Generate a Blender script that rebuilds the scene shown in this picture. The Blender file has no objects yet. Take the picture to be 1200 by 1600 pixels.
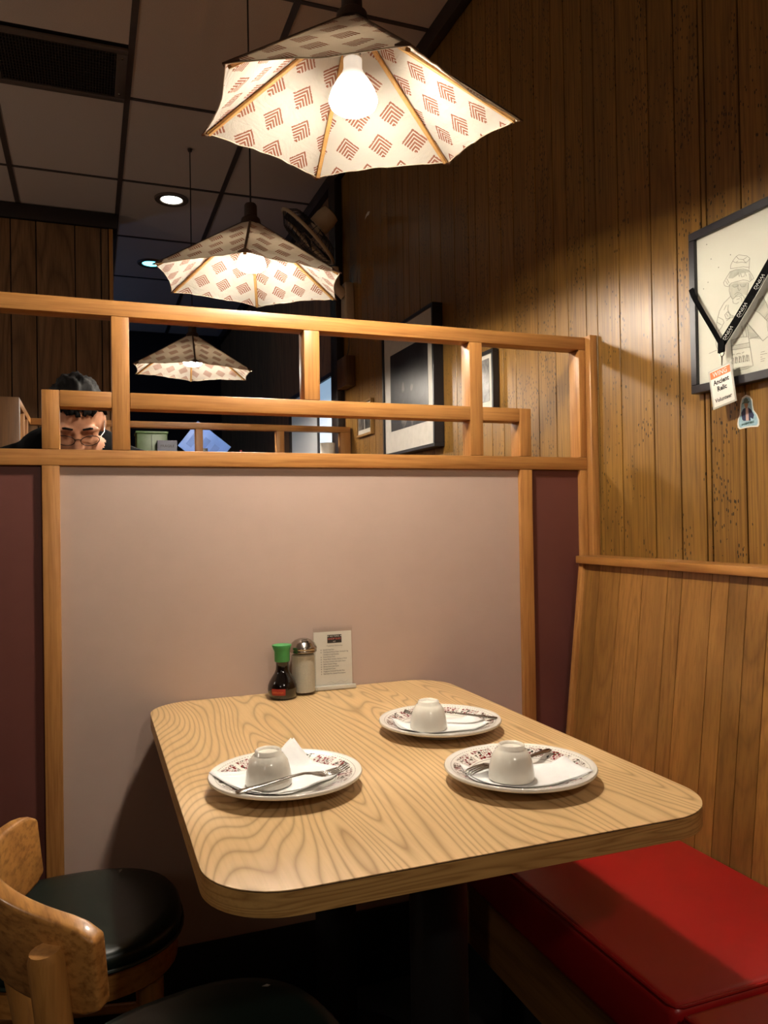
import bpy, bmesh, math, random
import numpy as np
from mathutils import Vector, Matrix
random.seed(7)
PI = math.pi
SC = bpy.context.scene
COL = SC.collection

# ------------------------------------------------------------------ camera
F_PX = 1225.0
CAM = np.array([0.0, 0.0, 1.155])
_vy = np.array([-460.0, -20.0, -F_PX]); _vy /= np.linalg.norm(_vy)
_vx = np.array([3270.0, 40.0, -F_PX]); _vx -= _vy * _vx.dot(_vy); _vx /= np.linalg.norm(_vx)
_vz = np.cross(_vx, _vy)
ROT = np.array([_vx, _vy, _vz])
cd = bpy.data.cameras.new('camera')
cam = bpy.data.objects.new('camera', cd); COL.objects.link(cam)
M4 = Matrix.Identity(4)
for i in range(3):
    for j in range(3): M4[i][j] = ROT[i][j]
    M4[i][3] = CAM[i]
cam.matrix_world = M4
cd.sensor_fit = 'VERTICAL'; cd.sensor_height = 24.0; cd.sensor_width = 18.0
cd.lens = F_PX / 1600.0 * 24.0
cd.clip_start = 0.02
SC.camera = cam

# ------------------------------------------------------------------ world, exposure
w = bpy.data.worlds.new('world'); SC.world = w; w.use_nodes = True
w.node_tree.nodes['Background'].inputs[0].default_value = (0.9, 0.75, 0.62, 1)
w.node_tree.nodes['Background'].inputs[1].default_value = 0.02
SC.view_settings.view_transform = 'Standard'
SC.view_settings.look = 'None'
SC.view_settings.gamma = 1.0
SC.view_settings.use_curve_mapping = False
SC.view_settings.exposure = 0.0

LAMP_COL = (1.0, 0.90, 0.76)
LENS_E = 290.0        # pendant bulb lens
BODY_E = 9.0

def area(name, loc, rot, size, power, color):
    d = bpy.data.lights.new(name, 'AREA'); d.shape = 'DISK'; d.size = size; d.energy = power; d.color = color
    o = bpy.data.objects.new(name, d); COL.objects.link(o); o.location = loc; o.rotation_euler = rot
    return o
def shaded_bulb(name, loc, power, color, cone=172, blend=.25, r=.045):
    """the beam of a flood bulb hanging in an opaque-ish shade, pointing straight down"""
    d = bpy.data.lights.new(name, 'SPOT'); d.energy = power; d.color = color; d.shadow_soft_size = r
    d.spot_size = math.radians(cone); d.spot_blend = blend
    o = bpy.data.objects.new(name, d); COL.objects.link(o); o.location = loc
    return o
# unseen lamps: the pendant over the booth behind the viewer, then added fill spots
WARM = (1.0, 0.88, 0.74)
BULB_W = 44.0
shaded_bulb('pendant_behind', (.45, -.53, 1.97), 28, WARM)
shaded_bulb('fill_spot_left', (-2.0, 1.9, 1.97), 16, WARM)  # unseen spot, added to lift the dim room
shaded_bulb('fill_spot_far_left', (-1.9, 3.9, 1.97), 30, WARM)  # second added spot, fills the far left of the room
def glow(name, loc, power, color, r=.2):
    """an added fill light shining to all sides, no fixture modelled"""
    d = bpy.data.lights.new(name, 'POINT'); d.energy = power; d.color = color; d.shadow_soft_size = r
    o = bpy.data.objects.new(name, d); COL.objects.link(o); o.location = loc
glow('fill_glow_left', (-2.0, 1.9, 2.08), 10, WARM)  # added fill, brightens the ceiling and upper wall
glow('fill_glow_rear', (-1.3, -1.2, 2.08), 9, WARM)  # added fill from behind the viewer, mainly for the ceiling
glow('fill_glow_far_left', (-1.9, 3.9, 2.08), 9, WARM)  # added fill for the rear left wall and ceiling
glow('blue_fill_far', (-1.6, 7.0, 2.0), 16, (.3, .5, 1.0))  # unseen blue light, added to tint the dark far end

# ------------------------------------------------------------------ helpers
def px_ray(x, y):
    return ROT @ np.array([x - 600.0, -(y - 800.0), -F_PX])
def onX(x, y, X):
    d = px_ray(x, y); return CAM + d * (X / d[0])
def onY(x, y, Y):
    d = px_ray(x, y); return CAM + d * (Y / d[1])
def onZ(x, y, Z):
    d = px_ray(x, y); return CAM + d * ((Z - CAM[2]) / d[2])

def lin(c):
    if isinstance(c, str):
        c = c.lstrip('#'); c = [int(c[i:i+2], 16) / 255 for i in (0, 2, 4)]
    r = [(v / 12.92 if v <= 0.04045 else ((v + 0.055) / 1.055) ** 2.4) for v in c]
    return (*r, 1.0)

class NT:
    """small node-graph builder"""
    def __init__(s, name):
        s.m = bpy.data.materials.new(name); s.m.use_nodes = True
        s.t = s.m.node_tree; s.n = s.t.nodes
        s.bsdf = s.n['Principled BSDF']; s.out = s.n['Material Output']
    def node(s, typ, **kw):
        n = s.n.new(typ)
        for k, v in kw.items(): setattr(n, k, v)
        return n
    def set(s, sock, v):
        if isinstance(v, bpy.types.NodeSocket): s.t.links.new(v, sock)
        elif v is not None: sock.default_value = v
    def math(s, op, a, b=None, c=None, clamp=False):
        n = s.node('ShaderNodeMath', operation=op); n.use_clamp = clamp
        s.set(n.inputs[0], a)
        if b is not None: s.set(n.inputs[1], b)
        if c is not None: s.set(n.inputs[2], c)
        return n.outputs[0]
    def mix(s, f, a, b):
        n = s.node('ShaderNodeMix', data_type='RGBA')
        s.set(n.inputs[0], f); s.set(n.inputs[6], a); s.set(n.inputs[7], b)
        return n.outputs[2]
    def ramp(s, f, stops, interp='LINEAR'):
        n = s.node('ShaderNodeValToRGB'); s.set(n.inputs[0], f)
        cr = n.color_ramp; cr.interpolation = interp
        while len(cr.elements) < len(stops): cr.elements.new(0.5)
        for e, (p, c) in zip(cr.elements, stops):
            e.position = p; e.color = c if not isinstance(c, (int, float)) else (c, c, c, 1)
        return n.outputs[0]
    def coords(s, kind='Object', scale=(1, 1, 1), rnd=0.0, loc=(0, 0, 0)):
        tc = s.node('ShaderNodeTexCoord'); v = tc.outputs[kind]
        if rnd:
            oi = s.node('ShaderNodeObjectInfo')
            cx = s.node('ShaderNodeCombineXYZ')
            for i, k in enumerate((1.0, 1.7, 2.3)):
                s.set(cx.inputs[i], s.math('MULTIPLY', oi.outputs['Random'], rnd * k))
            a = s.node('ShaderNodeVectorMath', operation='ADD')
            s.set(a.inputs[0], v); s.set(a.inputs[1], cx.outputs[0]); v = a.outputs[0]
        mp = s.node('ShaderNodeMapping'); s.set(mp.inputs['Vector'], v)
        mp.inputs['Scale'].default_value = scale; mp.inputs['Location'].default_value = loc
        return mp.outputs[0]
    def noise(s, v, scale, detail=2.0, rough=0.5, dist=0.0):
        n = s.node('ShaderNodeTexNoise'); s.set(n.inputs['Vector'], v)
        n.inputs['Scale'].default_value = scale; n.inputs['Detail'].default_value = detail
        n.inputs['Roughness'].default_value = rough; n.inputs['Distortion'].default_value = dist
        return n.outputs['Fac']
    def voronoi(s, v, scale, feature='F1'):
        n = s.node('ShaderNodeTexVoronoi'); n.feature = feature; s.set(n.inputs['Vector'], v)
        n.inputs['Scale'].default_value = scale
        return n
    def bump(s, h, strength=0.2, dist=0.002):
        n = s.node('ShaderNodeBump'); n.inputs['Strength'].default_value = strength
        n.inputs['Distance'].default_value = dist; s.set(n.inputs['Height'], h)
        s.set(s.bsdf.inputs['Normal'], n.outputs[0])
    def fin(s, color=None, rough=0.5, metal=0.0, spec=None, coat=None, **kw):
        b = s.bsdf
        if color is not None: s.set(b.inputs['Base Color'], color)
        s.set(b.inputs['Roughness'], rough); s.set(b.inputs['Metallic'], metal)
        if spec is not None: s.set(b.inputs['Specular IOR Level'], spec)
        if coat is not None: s.set(b.inputs['Coat Weight'], coat); b.inputs['Coat Roughness'].default_value = 0.15
        for k, v in kw.items(): s.set(b.inputs[k], v)
        return s.m

MATS = {}
def plain(name, col, rough=0.5, metal=0.0, var=0.06, scale=30, bump=0.0, spec=None, coat=None, **kw):
    if name in MATS: return MATS[name]
    g = NT(name); v = g.coords()
    n = g.noise(v, scale, 3)
    c = lin(col); hi = tuple(min(1, x * (1 + var)) for x in c[:3]) + (1,); lo = tuple(x * (1 - var) for x in c[:3]) + (1,)
    cc = g.ramp(n, [(0.3, lo), (0.7, hi)])
    if bump: g.bump(n, bump)
    MATS[name] = g.fin(cc, rough, metal, spec, coat, **kw)
    return MATS[name]

def wood(name, axis, light, dark, rings=9, cross=6.0, along=0.6, line=0.75, rough=0.45, fine=0.5, rnd=9.0, worm=0.0, coat=None, bump=0.12, sharp=0.45, spec=0.4, tone=0.18, kind='Object', sc=None, ovar=0.0, strip=0.0, strip_axis=0):
    if name in MATS: return MATS[name]
    g = NT(name)
    if sc is None:
        sc = [cross, cross, cross]; sc[axis] = along
    v = g.coords(kind, tuple(sc), rnd)
    base = g.noise(v, 1.0, 1.5, 0.45, 0.25)
    ph = g.math('MULTIPLY', base, float(rings))
    if strip:
        tc = g.node('ShaderNodeTexCoord'); sx = g.node('ShaderNodeSeparateXYZ'); g.set(sx.inputs[0], tc.outputs[kind])
        ph = g.math('ADD', ph, g.math('MULTIPLY', sx.outputs[strip_axis], float(strip)))
    r = g.math('FRACT', ph)
    tri = g.math('SUBTRACT', 1.0, g.math('ABSOLUTE', g.math('SUBTRACT', g.math('MULTIPLY', r, 2.0), 1.0)))
    ln = g.math('POWER', tri, 1.0 / max(sharp, .05))
    sf = [160, 160, 160]; sf[axis] = 6
    vf = g.coords(kind, tuple(sf), rnd)
    fn = g.noise(vf, 1.0, 3, 0.6)
    sm = [1.5 * cross] * 3; sm[axis] = along * 1.2
    tn = g.noise(g.coords(kind, tuple(sm), rnd * 1.3), 1.0, 2)
    L, D = lin(light), lin(dark)
    c = g.mix(g.math('MULTIPLY', ln, line), L, D)
    f2 = g.math('MULTIPLY', g.ramp(fn, [(0.45, 0), (0.72, 1)]), fine)
    c = g.mix(f2, c, D)
    c = g.mix(g.math('MULTIPLY', g.ramp(tn, [(0.35, 0), (0.7, 1)]), tone * 2), c, tuple(a * .55 for a in L[:3]) + (1,))
    if ovar:
        oi = g.node('ShaderNodeObjectInfo')
        k = g.math('ADD', g.math('MULTIPLY', oi.outputs['Random'], 2*ovar), 1-ovar)
        vm = g.node('ShaderNodeVectorMath', operation='SCALE'); g.set(vm.inputs[0], c); g.set(vm.inputs['Scale'], k); c = vm.outputs[0]
    if worm:
        sw = [150, 150, 150]; sw[axis] = 62
        vo = g.voronoi(g.coords(kind, tuple(sw), rnd), 1.0)
        dot = g.math('LESS_THAN', vo.outputs['Distance'], 0.27)
        pick = g.math('GREATER_THAN', g.noise(g.coords(kind, (9, 9, 5), rnd), 1.0, 3, .6), 0.515)
        sel = g.node('ShaderNodeSeparateColor'); g.set(sel.inputs[0], vo.outputs['Color'])
        pick2 = g.math('GREATER_THAN', sel.outputs[0], 0.5)
        wm = g.math('MULTIPLY', g.math('MULTIPLY', dot, pick), g.math('MULTIPLY', pick2, worm))
        c = g.mix(wm, c, lin('1c0f06'))
    g.bump(fn, bump, 0.001)
    rr = g.math('ADD', g.math('MULTIPLY', fn, 0.15), rough - 0.07)
    MATS[name] = g.fin(c, rr, 0, spec, coat)
    return MATS[name]

ORG = {}
class MB:
    def __init__(s): s.v = []; s.f = []; s.uv = {}
    def add(s, verts, faces):
        o = len(s.v); s.v += [tuple(map(float, p)) for p in verts]; s.f += [tuple(i + o for i in f) for f in faces]
        return s
    def box(s, x0, x1, y0, y1, z0, z1):
        return s.add([(x0,y0,z0),(x1,y0,z0),(x1,y1,z0),(x0,y1,z0),(x0,y0,z1),(x1,y0,z1),(x1,y1,z1),(x0,y1,z1)],
                     [(0,3,2,1),(4,5,6,7),(0,1,5,4),(1,2,6,5),(2,3,7,6),(3,0,4,7)])
    def hexa(s, b, t):
        return s.add(list(b) + list(t), [(0,3,2,1),(4,5,6,7),(0,1,5,4),(1,2,6,5),(2,3,7,6),(3,0,4,7)])
    def lathe(s, prof, c=(0,0,0), n=32, a0=0, a1=2*PI, mod=None):
        full = abs(a1 - a0 - 2*PI) < 1e-6
        m = n if full else n + 1
        vs = []
        for r, z in prof:
            for k in range(m):
                a = a0 + (a1 - a0) * k / n
                rr = r * (mod(a, z) if mod else 1)
                vs.append((c[0] + rr * math.cos(a), c[1] + rr * math.sin(a), c[2] + z))
        fs = []
        for i in range(len(prof) - 1):
            for k in range(n):
                k2 = (k + 1) % m
                fs.append((i*m+k, i*m+k2, (i+1)*m+k2, (i+1)*m+k))
        s.add(vs, fs); base = len(s.v) - len(vs)
        if full:
            if prof[0][0] > 1e-6: s.f.append(tuple(base + k for k in reversed(range(m))))
            if prof[-1][0] > 1e-6: s.f.append(tuple(base + (len(prof)-1)*m + k for k in range(m)))
        return s
    def tube(s, path, r, n=10, closed=False, flat=None):
        P = [Vector(p) for p in path]; N = len(P)
        rs = r if isinstance(r, (list, tuple)) else [r] * N
        vs = []; up = None
        for i, p in enumerate(P):
            if closed: t = P[(i+1) % N] - P[(i-1) % N]
            else: t = P[min(i+1, N-1)] - P[max(i-1, 0)]
            t.normalize()
            if up is None:
                up = Vector((0,0,1)) if abs(t.z) < .9 else Vector((1,0,0))
            a = t.cross(up).normalized(); b = a.cross(t).normalized(); up = b
            for k in range(n):
                an = 2*PI*k/n
                ra, rb = (rs[i], rs[i]) if flat is None else (rs[i], rs[i]*flat)
                vs.append(p + a*ra*math.cos(an) + b*rb*math.sin(an))
        fs = []
        for i in range(N if closed else N-1):
            for k in range(n):
                i2 = (i+1) % N; k2 = (k+1) % n
                fs.append((i*n+k, i*n+k2, i2*n+k2, i2*n+k))
        base = len(s.v); s.add(vs, fs)
        if not closed:
            s.f.append(tuple(base + k for k in reversed(range(n)))); s.f.append(tuple(base + (N-1)*n + k for k in range(n)))
        return s
    def prism(s, poly, o, ax, ay, th):
        """polygon (2d) in the plane o + x*ax + y*ay, extruded by vector th"""
        o, ax, ay, th = Vector(o), Vector(ax), Vector(ay), Vector(th); n = len(poly)
        a = [o + ax*p[0] + ay*p[1] for p in poly]; b = [p + th for p in a]
        return s.add(a + b, [tuple(range(n)), tuple(reversed(range(n, 2*n)))] + [(i, n+i, n+(i+1) % n, (i+1) % n)[::-1] for i in range(n)])
    def sweep_rect(s, path, wid, th):
        """ribbon with rectangular section: path of (point, side vector, normal vector)"""
        vs = []; N = len(path)
        for i, (p, a, b) in enumerate(path):
            p, a, b = Vector(p), Vector(a).normalized(), Vector(b).normalized()
            ww = wid[i] if isinstance(wid, (list, tuple)) else wid
            tt = th[i] if isinstance(th, (list, tuple)) else th
            vs += [p - a*ww/2 - b*tt/2, p + a*ww/2 - b*tt/2, p + a*ww/2 + b*tt/2, p - a*ww/2 + b*tt/2]
        fs = [(3,2,1,0)] + [(4*(N-1)+k) for k in ()]
        for i in range(N-1):
            for k in range(4):
                fs.append((i*4+k, i*4+(k+1) % 4, i*4+4+(k+1) % 4, i*4+4+k))
        fs.append((4*(N-1), 4*(N-1)+1, 4*(N-1)+2, 4*(N-1)+3))
        return s.add(vs, fs)
    def mesh(s, name, org=(0,0,0), bevel=0, seg=2, smooth=False, ang=40):
        me = bpy.data.meshes.new(name)
        me.from_pydata([(p[0]-org[0], p[1]-org[1], p[2]-org[2]) for p in s.v], [], s.f)
        bm = bmesh.new(); bm.from_mesh(me)
        bmesh.ops.recalc_face_normals(bm, faces=bm.faces)
        if bevel:
            es = [e for e in bm.edges if len(e.link_faces) == 2 and e.calc_face_angle(0) > math.radians(35)]
            bmesh.ops.bevel(bm, geom=es, offset=bevel, segments=seg, profile=0.5, affect='EDGES', clamp_overlap=True)
        bm.to_mesh(me); bm.free()
        if smooth or bevel:
            me.shade_smooth(); me.set_sharp_from_angle(angle=math.radians(ang))
        me.update()
        return me
    def build(s, name, mat, parent=None, bevel=0, seg=2, smooth=False, ang=40, origin=None):
        """world-space coordinates; the object's origin is its parent's origin or `origin`"""
        po = ORG.get(parent.name, (0,0,0)) if parent else (0,0,0)
        oo = origin if origin is not None else (po if parent else (0,0,0))
        me = s.mesh(name, oo, bevel, seg, smooth, ang)
        return link(name, me, mat, parent, tuple(oo[i]-po[i] for i in range(3)), oo)

def link(name, me, mat, parent=None, loc=(0,0,0), oo=None):
    o = bpy.data.objects.new(name, me); COL.objects.link(o)
    if mat is not None and len(me.materials) == 0: me.materials.append(mat)
    if parent: o.parent = parent
    o.location = loc
    ORG[o.name] = oo if oo is not None else loc
    return o
def tag(o, label, cat, group=None, kind=None):
    if label: o['label'] = label
    if cat: o['category'] = cat
    if group: o['group'] = group
    if kind: o['kind'] = kind
    return o
def thing(name, loc, label, cat, group=None, rot=0):
    o = bpy.data.objects.new(name, None); COL.objects.link(o); o.location = loc; o.rotation_euler = (0, 0, rot)
    o.empty_display_size = .05
    ORG[o.name] = tuple(loc)
    return tag(o, label, cat, group)
def B(name, mat, parent, x0, x1, y0, y1, z0, z1, bevel=0.0, origin=None, label=None, seg=2):
    o = MB().box(x0,x1,y0,y1,z0,z1).build(name, mat, parent, bevel, origin=origin, seg=seg)
    if label: o['label'] = label
    return o
def local(parent):
    """make following world-space builds under parent use the parent's local frame"""
    ORG[parent.name] = (0,0,0)
def text_mesh(txt, size, o, ax, ay, mat, parent, name='lettering', align='LEFT', bold=0.0, lift=0.0004, spacing=1.0, xs=1.0):
    cu = bpy.data.curves.new('t', 'FONT'); cu.body = txt; cu.size = size; cu.align_x = align; cu.align_y = 'CENTER'
    cu.offset = bold; cu.space_character = spacing; cu.resolution_u = 2
    ob = bpy.data.objects.new('t', cu); COL.objects.link(ob)
    dg = bpy.context.evaluated_depsgraph_get(); dg.update()
    me = bpy.data.meshes.new_from_object(ob.evaluated_get(dg))
    bpy.data.objects.remove(ob); bpy.data.curves.remove(cu)
    ax, ay = Vector(ax).normalized(), Vector(ay).normalized(); n = ax.cross(ay)
    po = Vector(ORG.get(parent.name, (0,0,0)))
    for v in me.vertices:
        v.co = Vector(o) + ax * v.co.x * xs + ay * v.co.y + n * lift - po
    me.materials.clear(); me.materials.append(mat)
    return link(name, me, mat, parent, (0,0,0), tuple(po))

# ------------------------------------------------------------------ materials
OAK_X = wood('oak_rail', 0, 'b98347', '8a5526', rings=7, cross=14, along=.9, line=.35, fine=.75, rough=.42, tone=.12)
OAK_Z = wood('oak_post', 2, 'b98347', '8a5526', rings=7, cross=14, along=.9, line=.35, fine=.75, rough=.42, tone=.12)
OAK_Y = wood('oak_cap', 1, 'b07a3e', '83501f', rings=7, cross=14, along=.9, line=.35, fine=.75, rough=.42, tone=.12)
WALLP = wood('wall_panelling', 2, '936b2f', '4b2f12', rings=22, cross=9, along=.4, line=.42, ovar=.10, fine=.7, rough=.36, worm=.95, spec=.45, tone=.25)
FARP = wood('dark_panelling', 2, '8f6a44', '452c17', rings=9, cross=6, along=.7, line=.6, fine=.6, rough=.6, tone=.25)
BENCH = wood('bench_oak', 2, 'a37338', '66401a', rings=18, cross=7, along=.6, line=.45, ovar=.20, fine=.55, rough=.35, tone=.3, coat=.15)
LAM = wood('oak_laminate', 1, 'd6b482', '8c6636', rings=66, cross=4.2, along=.62, strip=58, line=.75, fine=.18, rough=.36, rnd=0, sharp=.30, tone=.05, bump=.03, spec=.4)
LAME = wood('laminate_edge', 0, 'bb9458', '7a5226', rings=16, sc=(2.2, 2.2, 45), line=.6, fine=.3, rough=.45, rnd=0, sharp=.5, tone=.05)
BEECH = wood('chair_wood', 2, 'be8746', '7a4a1c', rings=6, cross=12, along=1.6, line=.35, fine=.6, rough=.4, coat=.2, tone=.25)
BEECH_X = wood('chair_wood_side', 0, 'be8746', '7a4a1c', rings=6, cross=12, along=1.6, line=.35, fine=.6, rough=.4, coat=.2, tone=.25)
STICK = wood('rib_wood', 2, 'd3a566', 'a8763a', rings=5, cross=20, along=3, line=.3, fine=.4, rough=.55, tone=.05)
TRIM = plain('dark_trim', '241a16', .5)
GROOVE = plain('groove_backing', '1d1108', .8)
PINK = plain('dusty_pink_board', 'bba496', .42, var=.03, scale=6, spec=.35)
MAROON = plain('maroon_board', '6b4038', .45, var=.04, scale=6, spec=.35)
BLACK = plain('black_paint', '0c0b0b', .5)
BASEB = plain('black_skirting', '0a0909', .6)
CARPET = plain('dark_carpet', '12100f', .95, var=.3, scale=300, bump=.4)
TILE = plain('ceiling_tile_face', 'cdbcae', .9, var=.07, scale=260, bump=.5)
BAR = plain('ceiling_grid_metal', '4a3f3a', .5)
WHITE_METAL = plain('white_enamel', 'cfc7bb', .4)
VINYL_RED = plain('red_vinyl', '9c1414', .36, var=.04, scale=14, bump=.05, spec=.5)
PIPE_RED = plain('red_piping', '8c1212', .3)
CERAMIC = plain('cream_ceramic', 'ece7da', .16, var=.02, spec=.5, coat=.3)
STEEL = plain('steel', '9a958e', .22, 1.0, var=.05)
CHROME = plain('pourer_chrome', 'b5aea6', .18, 1.0, var=.04)
NAPKIN = plain('paper_napkin', 'e8e8e6', .85, var=.02, scale=90, bump=.15)
PAPER = plain('paper', 'e2ddd2', .7, var=.02)
INK = plain('ink', '2a2624', .8)
GREYINK = plain('grey_ink', '5f5a54', .8)
PENCIL = plain('pencil', '8a8880', .9)
PENCIL_L = plain('pencil_light', 'b2b1a8', .9)
SOY = plain('soy_glass', '0a0504', .06, spec=.6, coat=.5)
GREEN = plain('green_plastic', '3f9450', .4)
REDLAB = plain('red_label', '9c2a1e', .45)
ORANGE = plain('orange_ink', 'd9773f', .6)
WHITEP = plain('white_print', 'e6e2d8', .6)
VINYL_G = plain('black_green_vinyl', '12201b', .36, var=.1, scale=20, bump=.06, spec=.5)
FANC = plain('beige_plastic', 'c4ad8c', .45)
FRAMEB = plain('black_frame', '17161a', .35)

def glassy(name, tint=(1,1,1,1), gloss=.12):
    g = NT(name)
    tr = g.node('ShaderNodeBsdfTransparent'); tr.inputs[0].default_value = tint
    gl = g.node('ShaderNodeBsdfGlossy'); gl.inputs['Roughness'].default_value = .04
    fr = g.node('ShaderNodeLayerWeight'); fr.inputs[0].default_value = .5
    f = g.math('ADD', g.math('MULTIPLY', g.math('POWER', fr.outputs['Facing'], 4.0), .6), gloss, clamp=True)
    mx = g.node('ShaderNodeMixShader'); g.set(mx.inputs[0], f); g.set(mx.inputs[1], tr.outputs[0]); g.set(mx.inputs[2], gl.outputs[0])
    g.set(g.out.inputs['Surface'], mx.outputs[0]); g.n.remove(g.bsdf)
    return g.m
ACRYL = glassy('clear_acrylic', (.985, .985, .975, 1), .015)
JARG = glassy('clear_glass', (.96, .965, .94, 1), .05)

def emitter(name, col, e):
    g = NT(name); n = g.noise(g.coords(), 20, 1)
    g.fin(lin('dddddd'), .4)
    g.set(g.bsdf.inputs['Emission Color'], (*col, 1))
    g.set(g.bsdf.inputs['Emission Strength'], g.math('MULTIPLY', g.math('ADD', g.math('MULTIPLY', n, .1), .95), e))
    return g.m
LENS = emitter('bulb_lens', LAMP_COL, LENS_E)
def bulb_body():
    g = NT('bulb_body'); g.fin(lin('e4e2dc'), .35)
    tc = g.node('ShaderNodeTexCoord'); sp = g.node('ShaderNodeSeparateXYZ'); g.set(sp.inputs[0], tc.outputs['Object'])
    f = g.ramp(g.math('MULTIPLY', g.math('SUBTRACT', sp.outputs[2], .045), 12.0), [(0.0, 1.0), (.25, .25), (.7, .06)])
    g.set(g.bsdf.inputs['Emission Color'], (1, .9, .76, 1)); g.set(g.bsdf.inputs['Emission Strength'], g.math('MULTIPLY', f, BODY_E))
    return g.m
BULB = bulb_body()

def fabric(name):
    g = NT(name)
    tc = g.node('ShaderNodeTexCoord'); sp = g.node('ShaderNodeSeparateXYZ'); g.set(sp.inputs[0], tc.outputs['UV'])
    DU, DV, S = .078, .066, .0205
    wob = g.noise(g.coords('UV', (1,1,1)), 9, 2)
    u0 = g.math('DIVIDE', g.math('ADD', sp.outputs[0], g.math('MULTIPLY', wob, .012)), DU); v0 = g.math('DIVIDE', sp.outputs[1], DV)
    row = g.math('FLOOR', v0)
    sh = g.math('MULTIPLY', g.math('MODULO', g.math('ADD', row, 100.0), 2.0), 0.5)
    p = g.math('MULTIPLY', g.math('SUBTRACT', g.math('FRACT', g.math('ADD', g.math('ADD', u0, sh), 100.0)), .5), DU)
    q = g.math('MULTIPLY', g.math('SUBTRACT', g.math('FRACT', v0), .5), DV)
    a = g.math('MULTIPLY', g.math('SUBTRACT', p, q), .7071)
    b = g.math('MULTIPLY', g.math('SUBTRACT', g.math('MULTIPLY', p, -1.0), q), .7071)
    ragged = g.math('MULTIPLY', g.math('SUBTRACT', g.noise(g.coords('UV'), 260, 1), .5), .008)
    ina = g.math('LESS_THAN', g.math('ABSOLUTE', g.math('ADD', a, ragged)), S)
    inb = g.math('LESS_THAN', g.math('ABSOLUTE', g.math('ADD', b, ragged)), S)
    m = g.math('MAXIMUM', a, b)
    st = g.math('GREATER_THAN', g.math('FRACT', g.math('MULTIPLY', g.math('ADD', m, S), 6.0 / (2*S))), .40)
    ink = g.math('MULTIPLY', g.math('MULTIPLY', ina, inb), st)
    weave = g.noise(g.coords('UV', (900, 120, 1)), 1, 2)
    wr = g.noise(g.coords('UV', (14, 30, 1)), 1, 3, .6, .6)
    col = g.mix(g.math('MULTIPLY', ink, g.math('ADD', .62, g.math('MULTIPLY', weave, .5)), clamp=True), lin('e0d9cc'), lin('a0522c'))
    di = g.node('ShaderNodeBsdfDiffuse'); g.set(di.inputs[0], col)
    tr = g.node('ShaderNodeBsdfTranslucent'); g.set(tr.inputs[0], g.mix(g.math('MULTIPLY', ink, .95), lin('b39f86'), lin('3d1e12')))
    bm = g.node('ShaderNodeBump'); bm.inputs['Strength'].default_value = .7; bm.inputs['Distance'].default_value = .006
    g.set(bm.inputs['Height'], g.math('ADD', wr, g.math('MULTIPLY', weave, .15)))
    g.set(di.inputs['Normal'], bm.outputs[0]); g.set(tr.inputs['Normal'], bm.outputs[0])
    mx = g.node('ShaderNodeMixShader'); mx.inputs[0].default_value = .24
    g.set(mx.inputs[1], di.outputs[0]); g.set(mx.inputs[2], tr.outputs[0])
    g.set(g.out.inputs['Surface'], mx.outputs[0]); g.n.remove(g.bsdf)
    return g.m
FABRIC = fabric('block_print_cotton')

def plate_mat():
    g = NT('floral_rim_plate')
    tc = g.node('ShaderNodeTexCoord'); sp = g.node('ShaderNodeSeparateXYZ'); g.set(sp.inputs[0], tc.outputs['Object'])
    x, y = sp.outputs[0], sp.outputs[1]
    r = g.math('SQRT', g.math('ADD', g.math('MULTIPLY', x, x), g.math('MULTIPLY', y, y)))
    th = g.math('ARCTAN2', y, x)
    cx = g.node('ShaderNodeCombineXYZ'); g.set(cx.inputs[0], g.math('MULTIPLY', th, 9.0)); g.set(cx.inputs[1], g.math('MULTIPLY', r, 95.0))
    vo = g.voronoi(cx.outputs[0], 1.7)
    nz = g.noise(cx.outputs[0], 2.6, 3, .6)
    blob = g.math('LESS_THAN', g.math('ADD', vo.outputs['Distance'], g.math('MULTIPLY', nz, .55)), .68)
    vine = g.math('LESS_THAN', g.math('ABSOLUTE', g.math('SUBTRACT', nz, .5)), .03)
    env = g.math('GREATER_THAN', g.math('ADD', g.math('SINE', g.math('MULTIPLY', th, 13.0)), g.math('MULTIPLY', nz, 1.6)), -.05)
    band = g.math('MULTIPLY', g.math('GREATER_THAN', r, .0805), g.math('LESS_THAN', r, .1035))
    fl = g.math('MULTIPLY', g.math('MULTIPLY', g.math('MAXIMUM', blob, vine), band), env)
    hue = g.node('ShaderNodeSeparateColor'); g.set(hue.inputs[0], vo.outputs['Color'])
    pc = g.mix(g.math('GREATER_THAN', hue.outputs[0], .72), lin('74141f'), lin('3a3a34'))
    beads = g.math('GREATER_THAN', g.math('SINE', g.math('MULTIPLY', th, 120.0)), -.2)
    l1 = g.math('MULTIPLY', g.math('LESS_THAN', g.math('ABSOLUTE', g.math('SUBTRACT', r, .1075)), .0007), beads)
    l2 = g.math('LESS_THAN', g.math('ABSOLUTE', g.math('SUBTRACT', r, .0775)), .0005)
    top = g.math('GREATER_THAN', sp.outputs[2], .0075)
    c = g.mix(g.math('MULTIPLY', fl, top), lin('e8e4da'), pc)
    c = g.mix(g.math('MULTIPLY', g.math('MULTIPLY', g.math('MAXIMUM', l1, l2), .7), top), c, lin('5a4a48'))
    return g.fin(c, .16, 0, .5, .3)
PLATE = plate_mat()

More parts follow.
